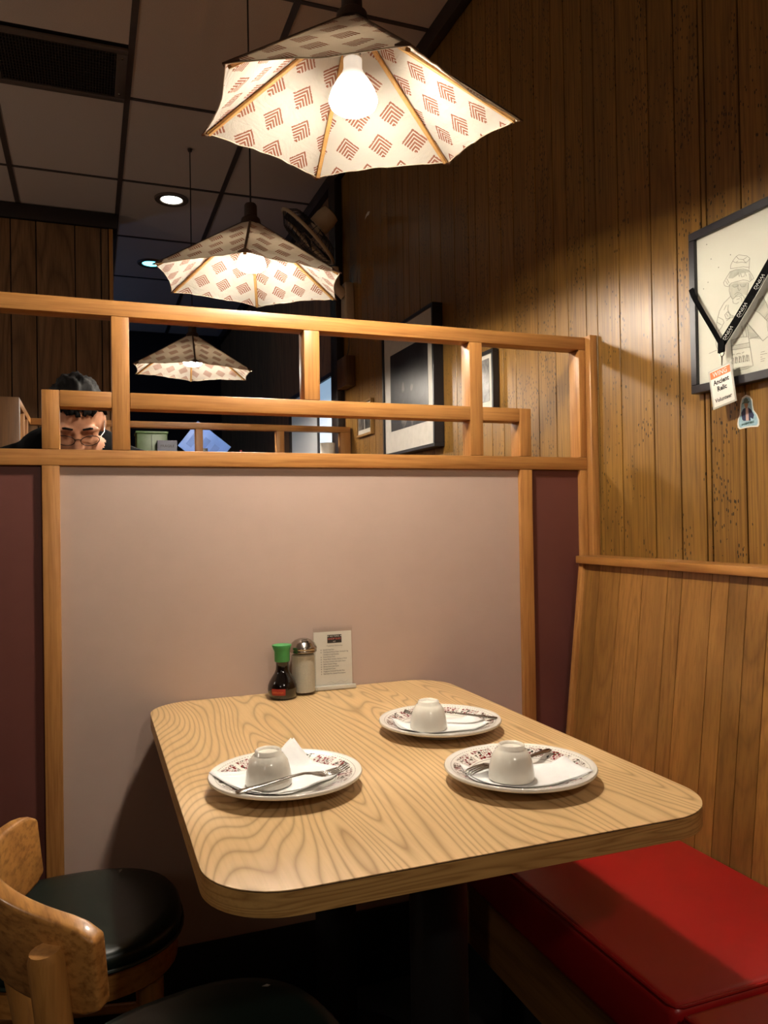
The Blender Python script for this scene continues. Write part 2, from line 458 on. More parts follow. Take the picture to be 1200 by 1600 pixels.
# ------------------------------------------------------------------ room shell
XW = 1.335; ZC = 3.12
FAR_Y = 8.4; BACK_Y = -3.0; LEFT_X = -3.6
fl = B('floor', CARPET, None, LEFT_X, XW+.1, BACK_Y, FAR_Y, -.08, 0); tag(fl, 'dark carpet floor under the booth', None, None, 'structure')
wl = B('wall_left', FARP, None, LEFT_X-.1, LEFT_X, BACK_Y, FAR_Y, 0, ZC+.1); tag(wl, 'dark panelled wall across the dining room', None, None, 'structure')
wb = B('wall_back', FARP, None, LEFT_X-.1, XW+.1, BACK_Y-.1, BACK_Y, 0, ZC+.1); tag(wb, 'dark panelled wall behind the viewer', None, None, 'structure')
NAVY = plain('navy_dark_wall', '14161f', .6)
wf = B('wall_far', NAVY, None, LEFT_X-.1, XW+.1, FAR_Y, FAR_Y+.1, 0, ZC+.1); tag(wf, 'dark navy wall at the far end', None, None, 'structure')

# right wall: backing with planks
wr = B('wall_right', GROOVE, None, XW+.004, XW+.1, BACK_Y, FAR_Y, 0, ZC+.1)
tag(wr, 'brown wood plank wall along the booth', None, None, 'structure')
ed = [1.209, 1.3085, 1.4095, 1.4265, 1.508, 1.600, 1.727, 1.825, 1.877, 1.966, 2.036, 2.134, 2.272, 2.357, 2.441, 2.543, 2.600, 2.717, 2.844, 2.94, 3.06, 3.175, 3.24, 3.326]
y = 1.209
lo = []
for wd in (.1, .126, .07, .098, .14, .05, .11, .09): lo.append(y - wd); y -= wd
ed = lo[::-1] + ed
y = ed[-1]; k = 0
while y < 4.1:
    y += (.11, .07, .13, .09, .1, .055, .12)[k % 7]; k += 1; ed.append(y)
shared = {}
for a, b in zip(ed, ed[1:]):
    wd = round(b - a, 3); g = .0016
    key = wd
    if key not in shared:
        shared[key] = MB().box(-.006, .006, -wd/2+g, wd/2-g, -ZC/2, ZC/2).mesh('plank', bevel=.0012, seg=1)
    link('plank', shared[key], WALLP, wr, (XW, (a+b)/2, ZC/2), (XW, (a+b)/2, ZC/2))
# part of the wall behind the viewer and beyond the dark post: plain panelling
B('panelling', WALLP, wr, XW-.006, XW+.004, BACK_Y, ed[0]-.002, 0, ZC)
B('panelling', FARP, wr, XW-.006, XW+.004, ed[-1]+.002, FAR_Y, 0, ZC)
t1 = B('trim_1', TRIM, None, XW-.045, XW-.007, BACK_Y, FAR_Y, ZC-.075, ZC-.002, .004); tag(t1, 'dark crown moulding along the plank wall', None, None, 'structure')
t2 = B('trim_2', TRIM, None, XW-.05, XW-.007, 4.12, 4.24, 0, ZC-.08, .004); tag(t2, 'dark upright trim post on the plank wall', None, None, 'structure')

# ceiling: slab, tiles, grid
ce = B('ceiling', BAR, None, LEFT_X, XW+.1, BACK_Y, FAR_Y, ZC+.02, ZC+.12); tag(ce, 'suspended ceiling of taupe tiles', None, None, 'structure')
GX = [-1.549, -.968, -.387, .185, .760, XW-.006]; GY = [1.03 + .92*i - .006*i for i in range(9)]
tm = {}
VENT = (1, 2, 2)   # tile replaced in part by the vent
for i in range(5):
    for j in range(8):
        x0, x1, y0, y1 = GX[i], GX[i+1], GY[j], GY[j+1]
        if i == 2 and j == 2: y1 = 3.355
        wd, hd = round(x1-x0-.004, 3), round(y1-y0-.004, 3)
        if (wd, hd) not in tm:
            tm[(wd, hd)] = MB().box(-wd/2, wd/2, -hd/2, hd/2, 0, .016).mesh('ceiling_tile', bevel=.002, seg=1)
        cx, cy = (x0+x1)/2, (y0+y1)/2
        link('ceiling_tile', tm[(wd, hd)], TILE, ce, (cx, cy, ZC+.002), (cx, cy, ZC+.002))
for x in GX[:-1]:
    B('grid_bar', BAR, ce, x-.013, x+.013, GY[0], GY[-1], ZC-.003, ZC+.004)
for yv in GY:
    B('grid_bar', BAR, ce, GX[0], GX[-1], yv-.010, yv+.010, ZC-.0022, ZC+.0035)
B('outer_tiles', TILE, ce, LEFT_X, GX[0]-.013, BACK_Y, FAR_Y, ZC+.001, ZC+.018)
B('outer_tiles', TILE, ce, GX[0]-.013, XW, BACK_Y, GY[0]-.01, ZC+.001, ZC+.018)

# left rear wood wall with planks
lw = B('wall_rear_left', GROOVE, None, LEFT_X, .155, 5.235, 5.4, 0, ZC-.1); tag(lw, 'dark knotty panelled wall end beyond the booths', None, None, 'structure')
le = [-1.05, -.90, -.76, -.60, -.43, -.288, -.066, .087, .132]
for a, b in zip(le, le[1:]):
    MB().box(a+.003, b-.003, 5.22, 5.236, 0, ZC-.1).build('plank', FARP, lw, .002, origin=((a+b)/2, 5.22, 1.5))
B('panelling', FARP, lw, LEFT_X, le[0]-.003, 5.22, 5.236, 0, ZC-.1)
B('end_strip', OAK_Z, lw, .134, .158, 5.212, 5.4, 0, ZC-.1, .002)
B('header', TRIM, lw, LEFT_X, .185, 5.205, 5.42, ZC-.095, ZC-.004, .003)

# ------------------------------------------------------------------ vent and downlights
VT = thing('ceiling_vent', (-.105, 3.58, ZC-.004), 'dark ceiling air vent with taupe metal frame', 'vent')
TAUPE = plain('vent_frame_metal', '5a4d45', .45)
m = MB()
for (x0, x1, y0, y1) in ((-.374, .172, 3.365, 3.40), (-.374, .172, 3.755, 3.795), (-.374, -.335, 3.40, 3.755), (.128, .172, 3.40, 3.755)):
    m.box(x0, x1, y0, y1, ZC-.016, ZC-.004)
m.build('frame', TAUPE, VT, .003)
B('dark_recess', plain('vent_dark', '171210', .8), VT, -.335, .128, 3.40, 3.755, ZC-.007, ZC-.005)
m = MB()
for i in range(38):
    x = -.33 + i*.0122; m.box(x-.0015, x+.0015, 3.402, 3.753, ZC-.013, ZC-.0075)
for i in range(16):
    yv = 3.41 + i*.0225; m.box(-.333, .126, yv-.0012, yv+.0012, ZC-.0125, ZC-.008)
go = m.build('egg_crate_grille', plain('grille_metal', '2f2722', .5), VT); go['kind'] = 'stuff'
for x, yv in ((.15, 3.43), (.15, 3.72)):
    MB().lathe([(.006, 0), (.004, -.003), (.0001, -.0035)], (x, yv, ZC-.016), 10).build('screw', STEEL, VT, smooth=True)

def downlight(x, y, r, col, e, label):
    t = thing('downlight', (x, y, ZC-.003), label, 'ceiling light', 'recessed ceiling downlights')
    MB().lathe([(r*.62, .006), (r*.68, -.006), (r*.95, -.008), (r, -.003), (r, .004)], (x, y, ZC-.003), 36).build('trim_ring', plain('downlight_ring', '6b5a50', .4), t, smooth=True)
    MB().lathe([(.0001, .002), (r*.4, .001), (r*.63, -.002)], (x, y, ZC-.003), 36).build('lens', emitter('downlight_lens_' + label[:4], col, e), t, smooth=True)
    return t
downlight(.487, 4.87, .10, (.95, 1, .88), 5.0, 'white round ceiling downlight above the second pendant lamp')
downlight(.456, 6.12, .10, (.15, .85, 1.0), 5.0, 'cyan round ceiling downlight farther back')

# ------------------------------------------------------------------ booth partition
YF, YB, YP = 1.85, 1.90, 1.863
RZ = {'top': (1.622, 1.657), 'mid': (1.415, 1.451), 'low': (1.286, 1.321)}
PT = thing('booth_partition', (.6, 1.875, 0), 'honey oak lattice partition with dusty pink panel behind the table', 'partition')
def rail(name, x0, x1, zz, y0=YF, y1=YB, par=PT):
    return B(name, OAK_X, par, x0, x1, y0, y1, zz[0], zz[1], .0015, origin=((x0+x1)/2, (y0+y1)/2, zz[0]))
def post(name, x0, x1, z0, z1, y0=YF, y1=YB, par=PT, mat=None):
    return B(name, mat or OAK_Z, par, x0, x1, y0, y1, z0, z1, .0015, origin=((x0+x1)/2, (y0+y1)/2, z0))
rail('rail', -1.3, 1.304, RZ['top'])
rail('rail', -1.3, 1.304, RZ['low'])
for a, b in ((-.0585, .0495), (.0885, .9425), (.9805, 1.0905)): rail('rail', a, b, RZ['mid'])
E_ = .0006
post('post', -.095, -.059, RZ['low'][1]+E_, RZ['mid'][1])
post('post', .050, .088, RZ['low'][1]+E_, RZ['top'][0]-E_)
post('post', .494, .533, RZ['mid'][1]+E_, RZ['top'][0]-E_)
post('post', .943, .980, RZ['low'][1]+E_, RZ['top'][0]-E_)
post('post', 1.091, 1.126, RZ['low'][1]+E_, RZ['mid'][1])
post('post', 1.283, 1.304, RZ['low'][1]+E_, RZ['top'][0]-E_)
post('post', -.096, -.060, .02, RZ['low'][0]-E_)
post('post', 1.090, 1.127, .02, RZ['low'][0]-E_)
post('post', 1.281, 1.304, .02, RZ['low'][0]-E_)
post('corner_post', 1.305, 1.328, .02, 1.660, 1.828, 1.905)
B('panel', PINK, PT, -.060, 1.090, YP, YP+.022, .02, RZ['low'][0]-E_, label='large dusty pink panel')
B('panel', MAROON, PT, -1.3, -.096, YP, YP+.022, .02, RZ['low'][0]-E_, label='dark maroon side panel')
B('panel', MAROON, PT, 1.127, 1.281, YP, YP+.022, .02, RZ['low'][0]-E_, label='narrow dark maroon panel beside the plank wall')
B('skirting', BASEB, PT, -.059, 1.089, YP-.011, YP-.0005, .002, .185, .002)
B('skirting', BASEB, PT, -1.3, -.097, YP-.011, YP-.0005, .002, .185, .002)

# second partition, farther back
Y2 = 4.0
P2 = thing('booth_partition', (.5, Y2+.02, 0), 'low oak lattice partition farther back seen through the front lattice', 'partition')
rail('rail', -.26, 1.318, (1.628, 1.658), Y2, Y2+.045, P2)
rail('rail', -.26, 1.318, (1.42, 1.455), Y2, Y2+.045, P2)
for a, b in ((.06, .10), (.502, .538), (.915, .955), (1.262, 1.318)):
    post('post', a, b, 1.4555, 1.6275, Y2, Y2+.045, P2)
B('panel', MAROON, P2, -.26, 1.318, Y2+.012, Y2+.034, .01, 1.4195)
# its return running toward the viewer at left
P3 = thing('booth_partition', (-.27, 3.6, 0), 'short oak lattice side screen behind the seated diner at far left', 'partition')
P3['label'] = 'short oak lattice side screen at far left behind the bowing person'
SCR = wood('screen_brown', 2, '6b4a2c', '3c2412', rings=8, cross=10, along=.8, line=.4, rough=.5)
post('post', -.325, -.252, .01, 1.658, 3.36, 3.41, P3, SCR)
B('rail', OAK_Y, P3, -.292, -.252, 3.4105, 3.995, 1.628, 1.658, .001)
B('rail', OAK_Y, P3, -.292, -.252, 3.4105, 3.995, 1.42, 1.455, .001)
for yv in (3.60, 3.80):
    post('post', -.292, -.252, 1.4555, 1.6275, yv, yv+.035, P3)
B('panel', MAROON, P3, -.285, -.262, 3.4105, 3.995, .01, 1.4195)

# ------------------------------------------------------------------ bench
BN = thing('bench', (1.0, 1.1, 0), 'built-in oak bench with red vinyl seat along the plank wall', 'bench')
BY0, BY1 = -.6, 1.8268
xt, zt, xb, zb = 1.262, 1.028, 1.196, .44
def bx(z): return xb + (xt-xb)*(z-zb)/(zt-zb)
be = [BY0, -.35, -.1, .16, .40, .62, .80, .93, 1.02, 1.105, 1.188, 1.243, 1.293, 1.341, 1.433, 1.4795, 1.568, 1.655, 1.74, 1.806]
for a, b in zip(be, be[1:]):
    g = .0009; th = .012
    z0, z1 = .16, zt
    MB().hexa([(bx(z0), a+g, z0), (bx(z0)+th, a+g, z0), (bx(z0)+th, b-g, z0), (bx(z0), b-g, z0)],
              [(bx(z1), a+g, z1), (bx(z1)+th, a+g, z1), (bx(z1)+th, b-g, z1), (bx(z1), b-g, z1)]).build('plank', BENCH, BN, 0, seg=1, origin=(bx(.6), (a+b)/2, .6))
# edge strip against the partition, cap
MB().hexa([(bx(.16)-.008, 1.8075, .16), (1.325, 1.8075, .16), (1.325, BY1, .16), (bx(.16)-.008, BY1, .16)],
          [(bx(zt)-.008, 1.8075, zt), (1.325, 1.8075, zt), (1.325, BY1, zt), (bx(zt)-.008, BY1, zt)]).build('end_strip', OAK_Z, BN, .001)
B('cap', OAK_Y, BN, 1.244, 1.3285, BY0, 1.8268, zt+.0008, zt+.0205, .002)
# cushions
def cushion(y0, y1):
    me = MB().box(.768, bx(.45)-.004, y0, y1, .345, .455)
    o = me.build('cushion', VINYL_RED, BN, .016, seg=4)
    m = MB()
    r = .014
    xs0, xs1 = .768, bx(.45)-.006
    path = [(xs0+.004, y0+.004+r, .4525), (xs0+.004+r*.3, y0+.004+r*.3, .4525), (xs0+.004+r, y0+.004, .4525), (xs1, y0+.004, .4525)]
    m.tube([(xs0+.004, y1-.01, .4525)] + path, .0028, 8)
    m.build('piping', PIPE_RED, o, smooth=True)
    return o
cushion(.905, 1.804); cushion(.0, .899); cushion(-.58, -.006)
B('base', wood('bench_base', 1, '7a5228', '4a2b10', rings=8, cross=8, along=.6, line=.5, rough=.5), BN, .795, bx(.2)-.006, BY0, 1.824, .19, .343, .002)
B('toe_kick', BASEB, BN, .87, bx(.16)-.006, BY0, 1.824, .002, .189)

# ------------------------------------------------------------------ table
TX0, TX1, TY0, TY1, TZ, TR = .118, .838, .860, 1.8605, .745, .098
TB = thing('dining_table', ((TX0+TX1)/2, (TY0+TY1)/2, 0), 'oak laminate dining table with rounded corners on black pedestals', 'table')
def rrect(x0, x1, y0, y1, r, n=12):
    p = []
    for cx, cy, a in ((x1-r, y1-r, 0), (x0+r, y1-r, PI/2), (x0+r, y0+r, PI), (x1-r, y0+r, 1.5*PI)):
        for k in range(n+1):
            t = a + PI/2*k/n; p.append((cx + r*math.cos(t), cy + r*math.sin(t)))
    return p
MB().prism(rrect(TX0, TX1, TY0, TY1, TR), (0,0,TZ), (1,0,0), (0,1,0), (0,0,-.0012)).build('laminate_top', LAM, TB)
MB().prism(rrect(TX0+.0008, TX1-.0008, TY0+.0008, TY1-.0008, TR), (0,0,TZ-.0012), (1,0,0), (0,1,0), (0,0,-.0014)).build('dark_seam', plain('seam_brown', '2a170a', .7), TB)
MB().prism(rrect(TX0, TX1, TY0, TY1, TR), (0,0,TZ-.0026), (1,0,0), (0,1,0), (0,0,-.0274)).build('edge_band', LAME, TB, smooth=True, ang=30)
for i, yv in enumerate((1.07, 1.60)):
    MB().lathe([(.043, .03), (.043, TZ-.036)], (.478, yv, 0), 28).build('pedestal', BLACK, TB, smooth=True)
    MB().box(.30, .656, yv-.03, yv+.03, TZ-.0365, TZ-.0305).box(.448, .508, yv-.14, yv+.14, TZ-.0365, TZ-.0305).build('top_bracket', BLACK, TB)
    MB().lathe([(.0001, .045), (.05, .044), (.12, .03), (.185, .012), (.19, .002), (.0001, .002)], (.478, yv, 0), 32).build('base_plate', BLACK, TB, smooth=True)

# ------------------------------------------------------------------ tableware
def plate_z(r):
    prof = [(0, .0095), (.070, .0095), (.080, .0135), (.107, .0225), (.118, .0245), (.14, .025)]
    for (r0, z0), (r1, z1) in zip(prof, prof[1:]):
        if r <= r1: return z0 + (z1-z0)*(r-r0)/(r1-r0)
    return prof[-1][1]
PROF = [(.0001, .004), (.058, .004), (.060, .0), (.065, .0), (.067, .004), (.09, .0115), (.112, .0175), (.1175, .0195), (.1185, .0220), (.1172, .0243), (.113, .0243),
        (.107, .0225), (.095, .0185), (.080, .0135), (.073, .0100), (.068, .0090), (.0001, .0086)]
plate_me = MB().lathe(PROF, n=72).mesh('plate', smooth=True, ang=60)
CUPP = [(.0005, .040), (.018, .041), (.026, .034), (.031, .018), (.0325, .0), (.0345, .0), (.0350, .004), (.0335, .018), (.0295, .034), (.0235, .0435), (.0205, .0455), (.0200, .0505), (.0185, .0515), (.0165, .0505), (.0155, .0470), (.0001, .0463)]
cup_me = MB().lathe(CUPP, n=48).mesh('teacup', smooth=True, ang=60)

def fork_mesh():
    m = MB(); L = .182
    # s along the fork, handle end at 0; (s, width, z)
    st = [(0, .006, .0), (.002, .0105, .0), (.008, .0125, .0004), (.03, .0105, .002), (.06, .0075, .0045), (.09, .0062, .007), (.108, .0065, .0075), (.118, .010, .006), (.126, .019, .0035), (.132, .0235, .002), (.139, .0240, .0012)]
    m.sweep_rect([((s, 0, z), (0,1,0), (0,0,1)) for s, w_, z in st], [w_ for s, w_, z in st], [.0022]*len(st))
    for k in range(4):
        c = (-1.5+k)*.0062
        tn = [(.1385, .0042, .0012), (.155, .0036, .0012), (.172, .0030, .0035), (.182, .0018, .0065)]
        m.sweep_rect([((s, c, z), (0,1,0), (0,0,1)) for s, w_, z in tn], [w_ for s, w_, z in tn], [.0018]*4)
    return m.mesh('fork', bevel=.0005, seg=1, ang=50)
fork_me = fork_mesh()

def napkin(name, cx, cy, px, py, rot, wx, wy, label, corner=None, seed=0):
    """folded paper napkin lying in the plate at (cx,cy); two leaves"""
    rnd = random.Random(seed); m = MB(); N = 14
    for layer in range(2):
        vs = []; fs = []
        rl = rot + layer*.10; o = (px + layer*.004, py - layer*.005)
        for i in range(N+1):
            for j in range(N+1):
                u, v = (i/N-.5)*wx, (j/N-.5)*wy
                X = o[0] + u*math.cos(rl) - v*math.sin(rl); Y = o[1] + u*math.sin(rl) + v*math.cos(rl)
                r = math.hypot(X-cx, Y-cy)
                z = TZ + plate_z(r) + .0008 + layer*.0016 + .0010*(math.sin(u*90+seed+layer)*math.cos(v*70+seed) + 1)*.6
                if corner:
                    d = max(0, (u*corner[0]/wx + v*corner[1]/wy) - .62); z += d*.055
                if min(abs(u)-wx/2, 0) > -.012: z += .0012
                if r > .118: z += .001
                vs.append((X, Y, z))
        for i in range(N):
            for j in range(N):
                a = i*(N+1)+j; fs.append((a, a+N+1, a+N+2, a+1))
        m.add(vs, fs)
    o = m.build(name, NAPKIN, None, smooth=True, ang=80, origin=(px, py, TZ+.01))
    md = o.modifiers.new('thick', 'SOLIDIFY'); md.thickness = .0006; md.offset = 1
    return tag(o, label, 'napkin', 'folded paper napkins on the plates')

settings = [
    # plate centre, cup offset, napkin (off, rot, size), fork (start, angle, lift)
    dict(p=(.280, 1.196), c=(.250, 1.180), n=(.268, 1.205, .42, .165, .125), lab='left side of the table', corner=(1, 1)),
    dict(p=(.631, 1.390), c=(.600, 1.374), n=(.626, 1.386, -.18, .165, .085), lab='far side of the table near the partition', corner=None),
    dict(p=(.626, 1.080), c=(.598, 1.058), n=(.622, 1.066, -.22, .175, .095), lab='right front corner of the table', corner=None),
]
for i, s in enumerate(settings):
    pl = link('dinner_plate', plate_me, PLATE, None, (*s['p'], TZ+.0003)); pl.rotation_euler.z = i*1.3
    tag(pl, 'white plate with maroon floral rim at the ' + s['lab'], 'plate', 'dinner plates on the table')
    napkin('paper_napkin', *s['p'], *s['n'], 'folded white napkin on the plate at the ' + s['lab'], s['corner'], seed=i*3+1)
    cu = link('teacup', cup_me, CERAMIC, None, (*s['c'], TZ+.0142)); cu.rotation_euler = (.01, -.015, i)
    tag(cu, 'upturned cream teacup on the plate at the ' + s['lab'], 'cup', 'upturned teacups')
def fork(p0, p1, z0, z1, roll, label):
    d = Vector((p1[0]-p0[0], p1[1]-p0[1], z1-z0)).normalized()
    o = link('fork', fork_me, STEEL, None)
    side = Vector((0,0,1)).cross(d).normalized(); up = d.cross(side)
    R = Matrix((d, side, up)).transposed().to_4x4()
    o.matrix_world = Matrix.Translation((p0[0], p0[1], z0)) @ R @ Matrix.Rotation(roll, 4, 'X')
    return tag(o, label, 'fork', 'steel forks')
fork((.190, 1.122), (.357, 1.158), TZ+.0265, TZ+.0255, 0, 'steel fork in front of the cup at the left side of the table')
fork((.733, 1.346), (.556, 1.448), TZ+.0245, TZ+.028, 0, 'steel fork behind the cup at the far side of the table')
fork((.712, 1.128), (.526, 1.082), TZ+.0245, TZ+.026, PI, 'steel fork laid tines down behind the cup at the right front corner')

# soy bottle
SB = thing('soy_sauce_bottle', (.416, 1.797, TZ), 'dark teardrop soy sauce bottle with green cap', 'bottle')
c = (.416, 1.797, TZ+.0004)
MB().lathe([(.0001, .0), (.026, .0), (.030, .002), (.0335, .012), (.0345, .022), (.0335, .031), (.030, .040), (.024, .050), (.0185, .058), (.0155, .066), (.0145, .075), (.015, .083), (.0165, .085), (.0001, .0855)], c, 48).build('bottle_body', SOY, SB, smooth=True, ang=60)
cp = MB().lathe([(.0172, .085), (.0178, .087), (.0178, .108), (.0188, .114), (.0215, .1225), (.0210, .1235), (.0001, .1225)], c, 48, mod=lambda a, z: 1 + (.10*max(0, math.cos(a-PI*.95))**6 + .06*max(0, math.cos(a-.1))**6 if z > .112 else 0)).build('cap', GREEN, SB, smooth=True, ang=50)
a0 = math.radians(212); a1 = math.radians(268)
lb = MB().lathe([(.0338, .012), (.0348, .0165), (.0352, .022), (.0347, .027)], c, 14, a0, a1).build('label', REDLAB, SB, smooth=True)
am = (a0+a1)/2; rv = Vector((math.cos(am), math.sin(am), 0)); tv = Vector((-math.sin(am), math.cos(am), 0))
text_mesh('kikkoman', .0068, Vector(c) + rv*.0353 + Vector((0,0,.0195)), tv, (0,0,1), ORANGE, lb, align='CENTER', lift=.0004)

# sugar pourer
SP = thing('sugar_pourer', (.473, 1.822, TZ), 'glass sugar pourer with domed steel lid', 'jar')
c = (.473, 1.822, TZ+.0004)
flute = lambda a, z: 1 + (.022*abs(math.cos(a*8)) if .014 < z < .098 else 0)
MB().lathe([(.0001, 0), (.030, 0), (.0335, .002), (.0335, .009), (.0300, .013), (.0288, .016), (.0288, .095), (.0295, .100), (.0285, .104)], c, 96, mod=flute).build('glass_body', JARG, SP, smooth=True, ang=60)
MB().lathe([(.0001, .006), (.0262, .006), (.0268, .010), (.0268, .092), (.02, .0945), (.0001, .096)], c, 48).build('sugar', plain('sugar', 'cfcabd', .8, scale=400, bump=.3), SP, smooth=True, ang=60)
MB().lathe([(.0292, .099), (.0322, .100), (.0328, .103), (.0318, .105), (.0330, .107), (.0328, .111), (.0312, .113), (.027, .121), (.020, .127), (.011, .1305), (.0001, .1315)], c, 56).build('lid', CHROME, SP, smooth=True, ang=40)
MB().box(.465, .481, 1.808, 1.809, TZ+.1305, TZ+.132).box(.464, .482, 1.799, 1.8085, TZ+.1275, TZ+.1285).build('flap', CHROME, SP)

# menu card stand
MC = thing('menu_card_stand', (.555, 1.845, TZ), 'clear acrylic stand holding a printed menu card', 'menu')
xa, ya, xb_, yb_ = .504, 1.840, .602, 1.836
ax = Vector((xb_-xa, yb_-ya, 0)).normalized(); ayv = Vector((0, .035, 1)).normalized(); nn = ax.cross(ayv)
o = Vector((xa, ya, TZ+.004))
W_, H_ = .098, .142
MB().prism([(0,0),(W_,0),(W_,H_+.002),(0,H_+.002)], o + nn*.0012, ax, ayv, nn*.0012).build('front_sheet', ACRYL, MC)
MB().prism([(0,0),(W_,0),(W_,H_+.006),(0,H_+.006)], o - nn*.0018, ax, ayv, nn*.0012).build('back_sheet', ACRYL, MC)
MB().prism([(-.001,0),(W_+.004,0),(W_+.004,.010),(-.001,.010)], o + nn*.0028 - ayv*.003, ax, ayv, nn*.010).build('foot', plain('milky_acrylic', 'c9c4b8', .2), MC, .0012)
pc = MB().prism([(.001,.002),(W_-.002,.002),(W_-.002,H_-.006),(.001,H_-.006)], o, ax, ayv, nn*.0004).build('card', PAPER, MC)
def on_card(x, y): return o + nn*.0006 + ax*x + ayv*y
lg = MB().prism([(.035,.108),(.071,.108),(.071,.128),(.035,.128)], o + nn*.0004, ax, ayv, nn*.0003).build('logo', INK, pc)
text_mesh('★ HO TUNG ★', .0052, on_card(.053, .1245), ax, ayv, WHITEP, pc, align='CENTER')
text_mesh('CHOP SUEY', .0062, on_card(.053, .118), ax, ayv, plain('logo_red', 'd0685a', .6), pc, align='CENTER', bold=.0001)
text_mesh('EST.', .004, on_card(.053, .1115), ax, ayv, WHITEP, pc, align='CENTER')
text_mesh('Customer Favourites', .0046, on_card(.053, .1015), ax, ayv, GREYINK, pc, align='CENTER')
for k, tx in enumerate(['Special Fried Rice', 'Chef Special House Steak, Shrimp & Veg', 'Chicken in Gold Noodles', 'Sweet & Sour Pork', 'Ginger Beef, Chicken, Shrimp or Pork', 'Boneless Chicken with Garlic Sauce', 'Salted Chicken Wings', 'Shrimp Sauce with Garlic', 'Orange Beef Chow', 'Singapore Vermicelli Noodle Plate', 'Beef Stew Pot, Special Presentation']):
    yv = .0925 - k*.0058
    text_mesh(tx, .0046, on_card(.0235, yv), ax, ayv, GREYINK, pc, bold=.00005, xs=.84)
    if k != 2: text_mesh('•', .007, on_card(.0175, yv-.0005), ax, ayv, GREYINK, pc, name='bullet', bold=.0002)
MB().tube([on_card(.036 + .002*i, .0125 + .0025*math.sin(i*.55) + (.002 if i > 14 else 0)) for i in range(25)], .0003, 4).build('flourish', plain('pale_ink', 'b9b2a4', .7), pc)

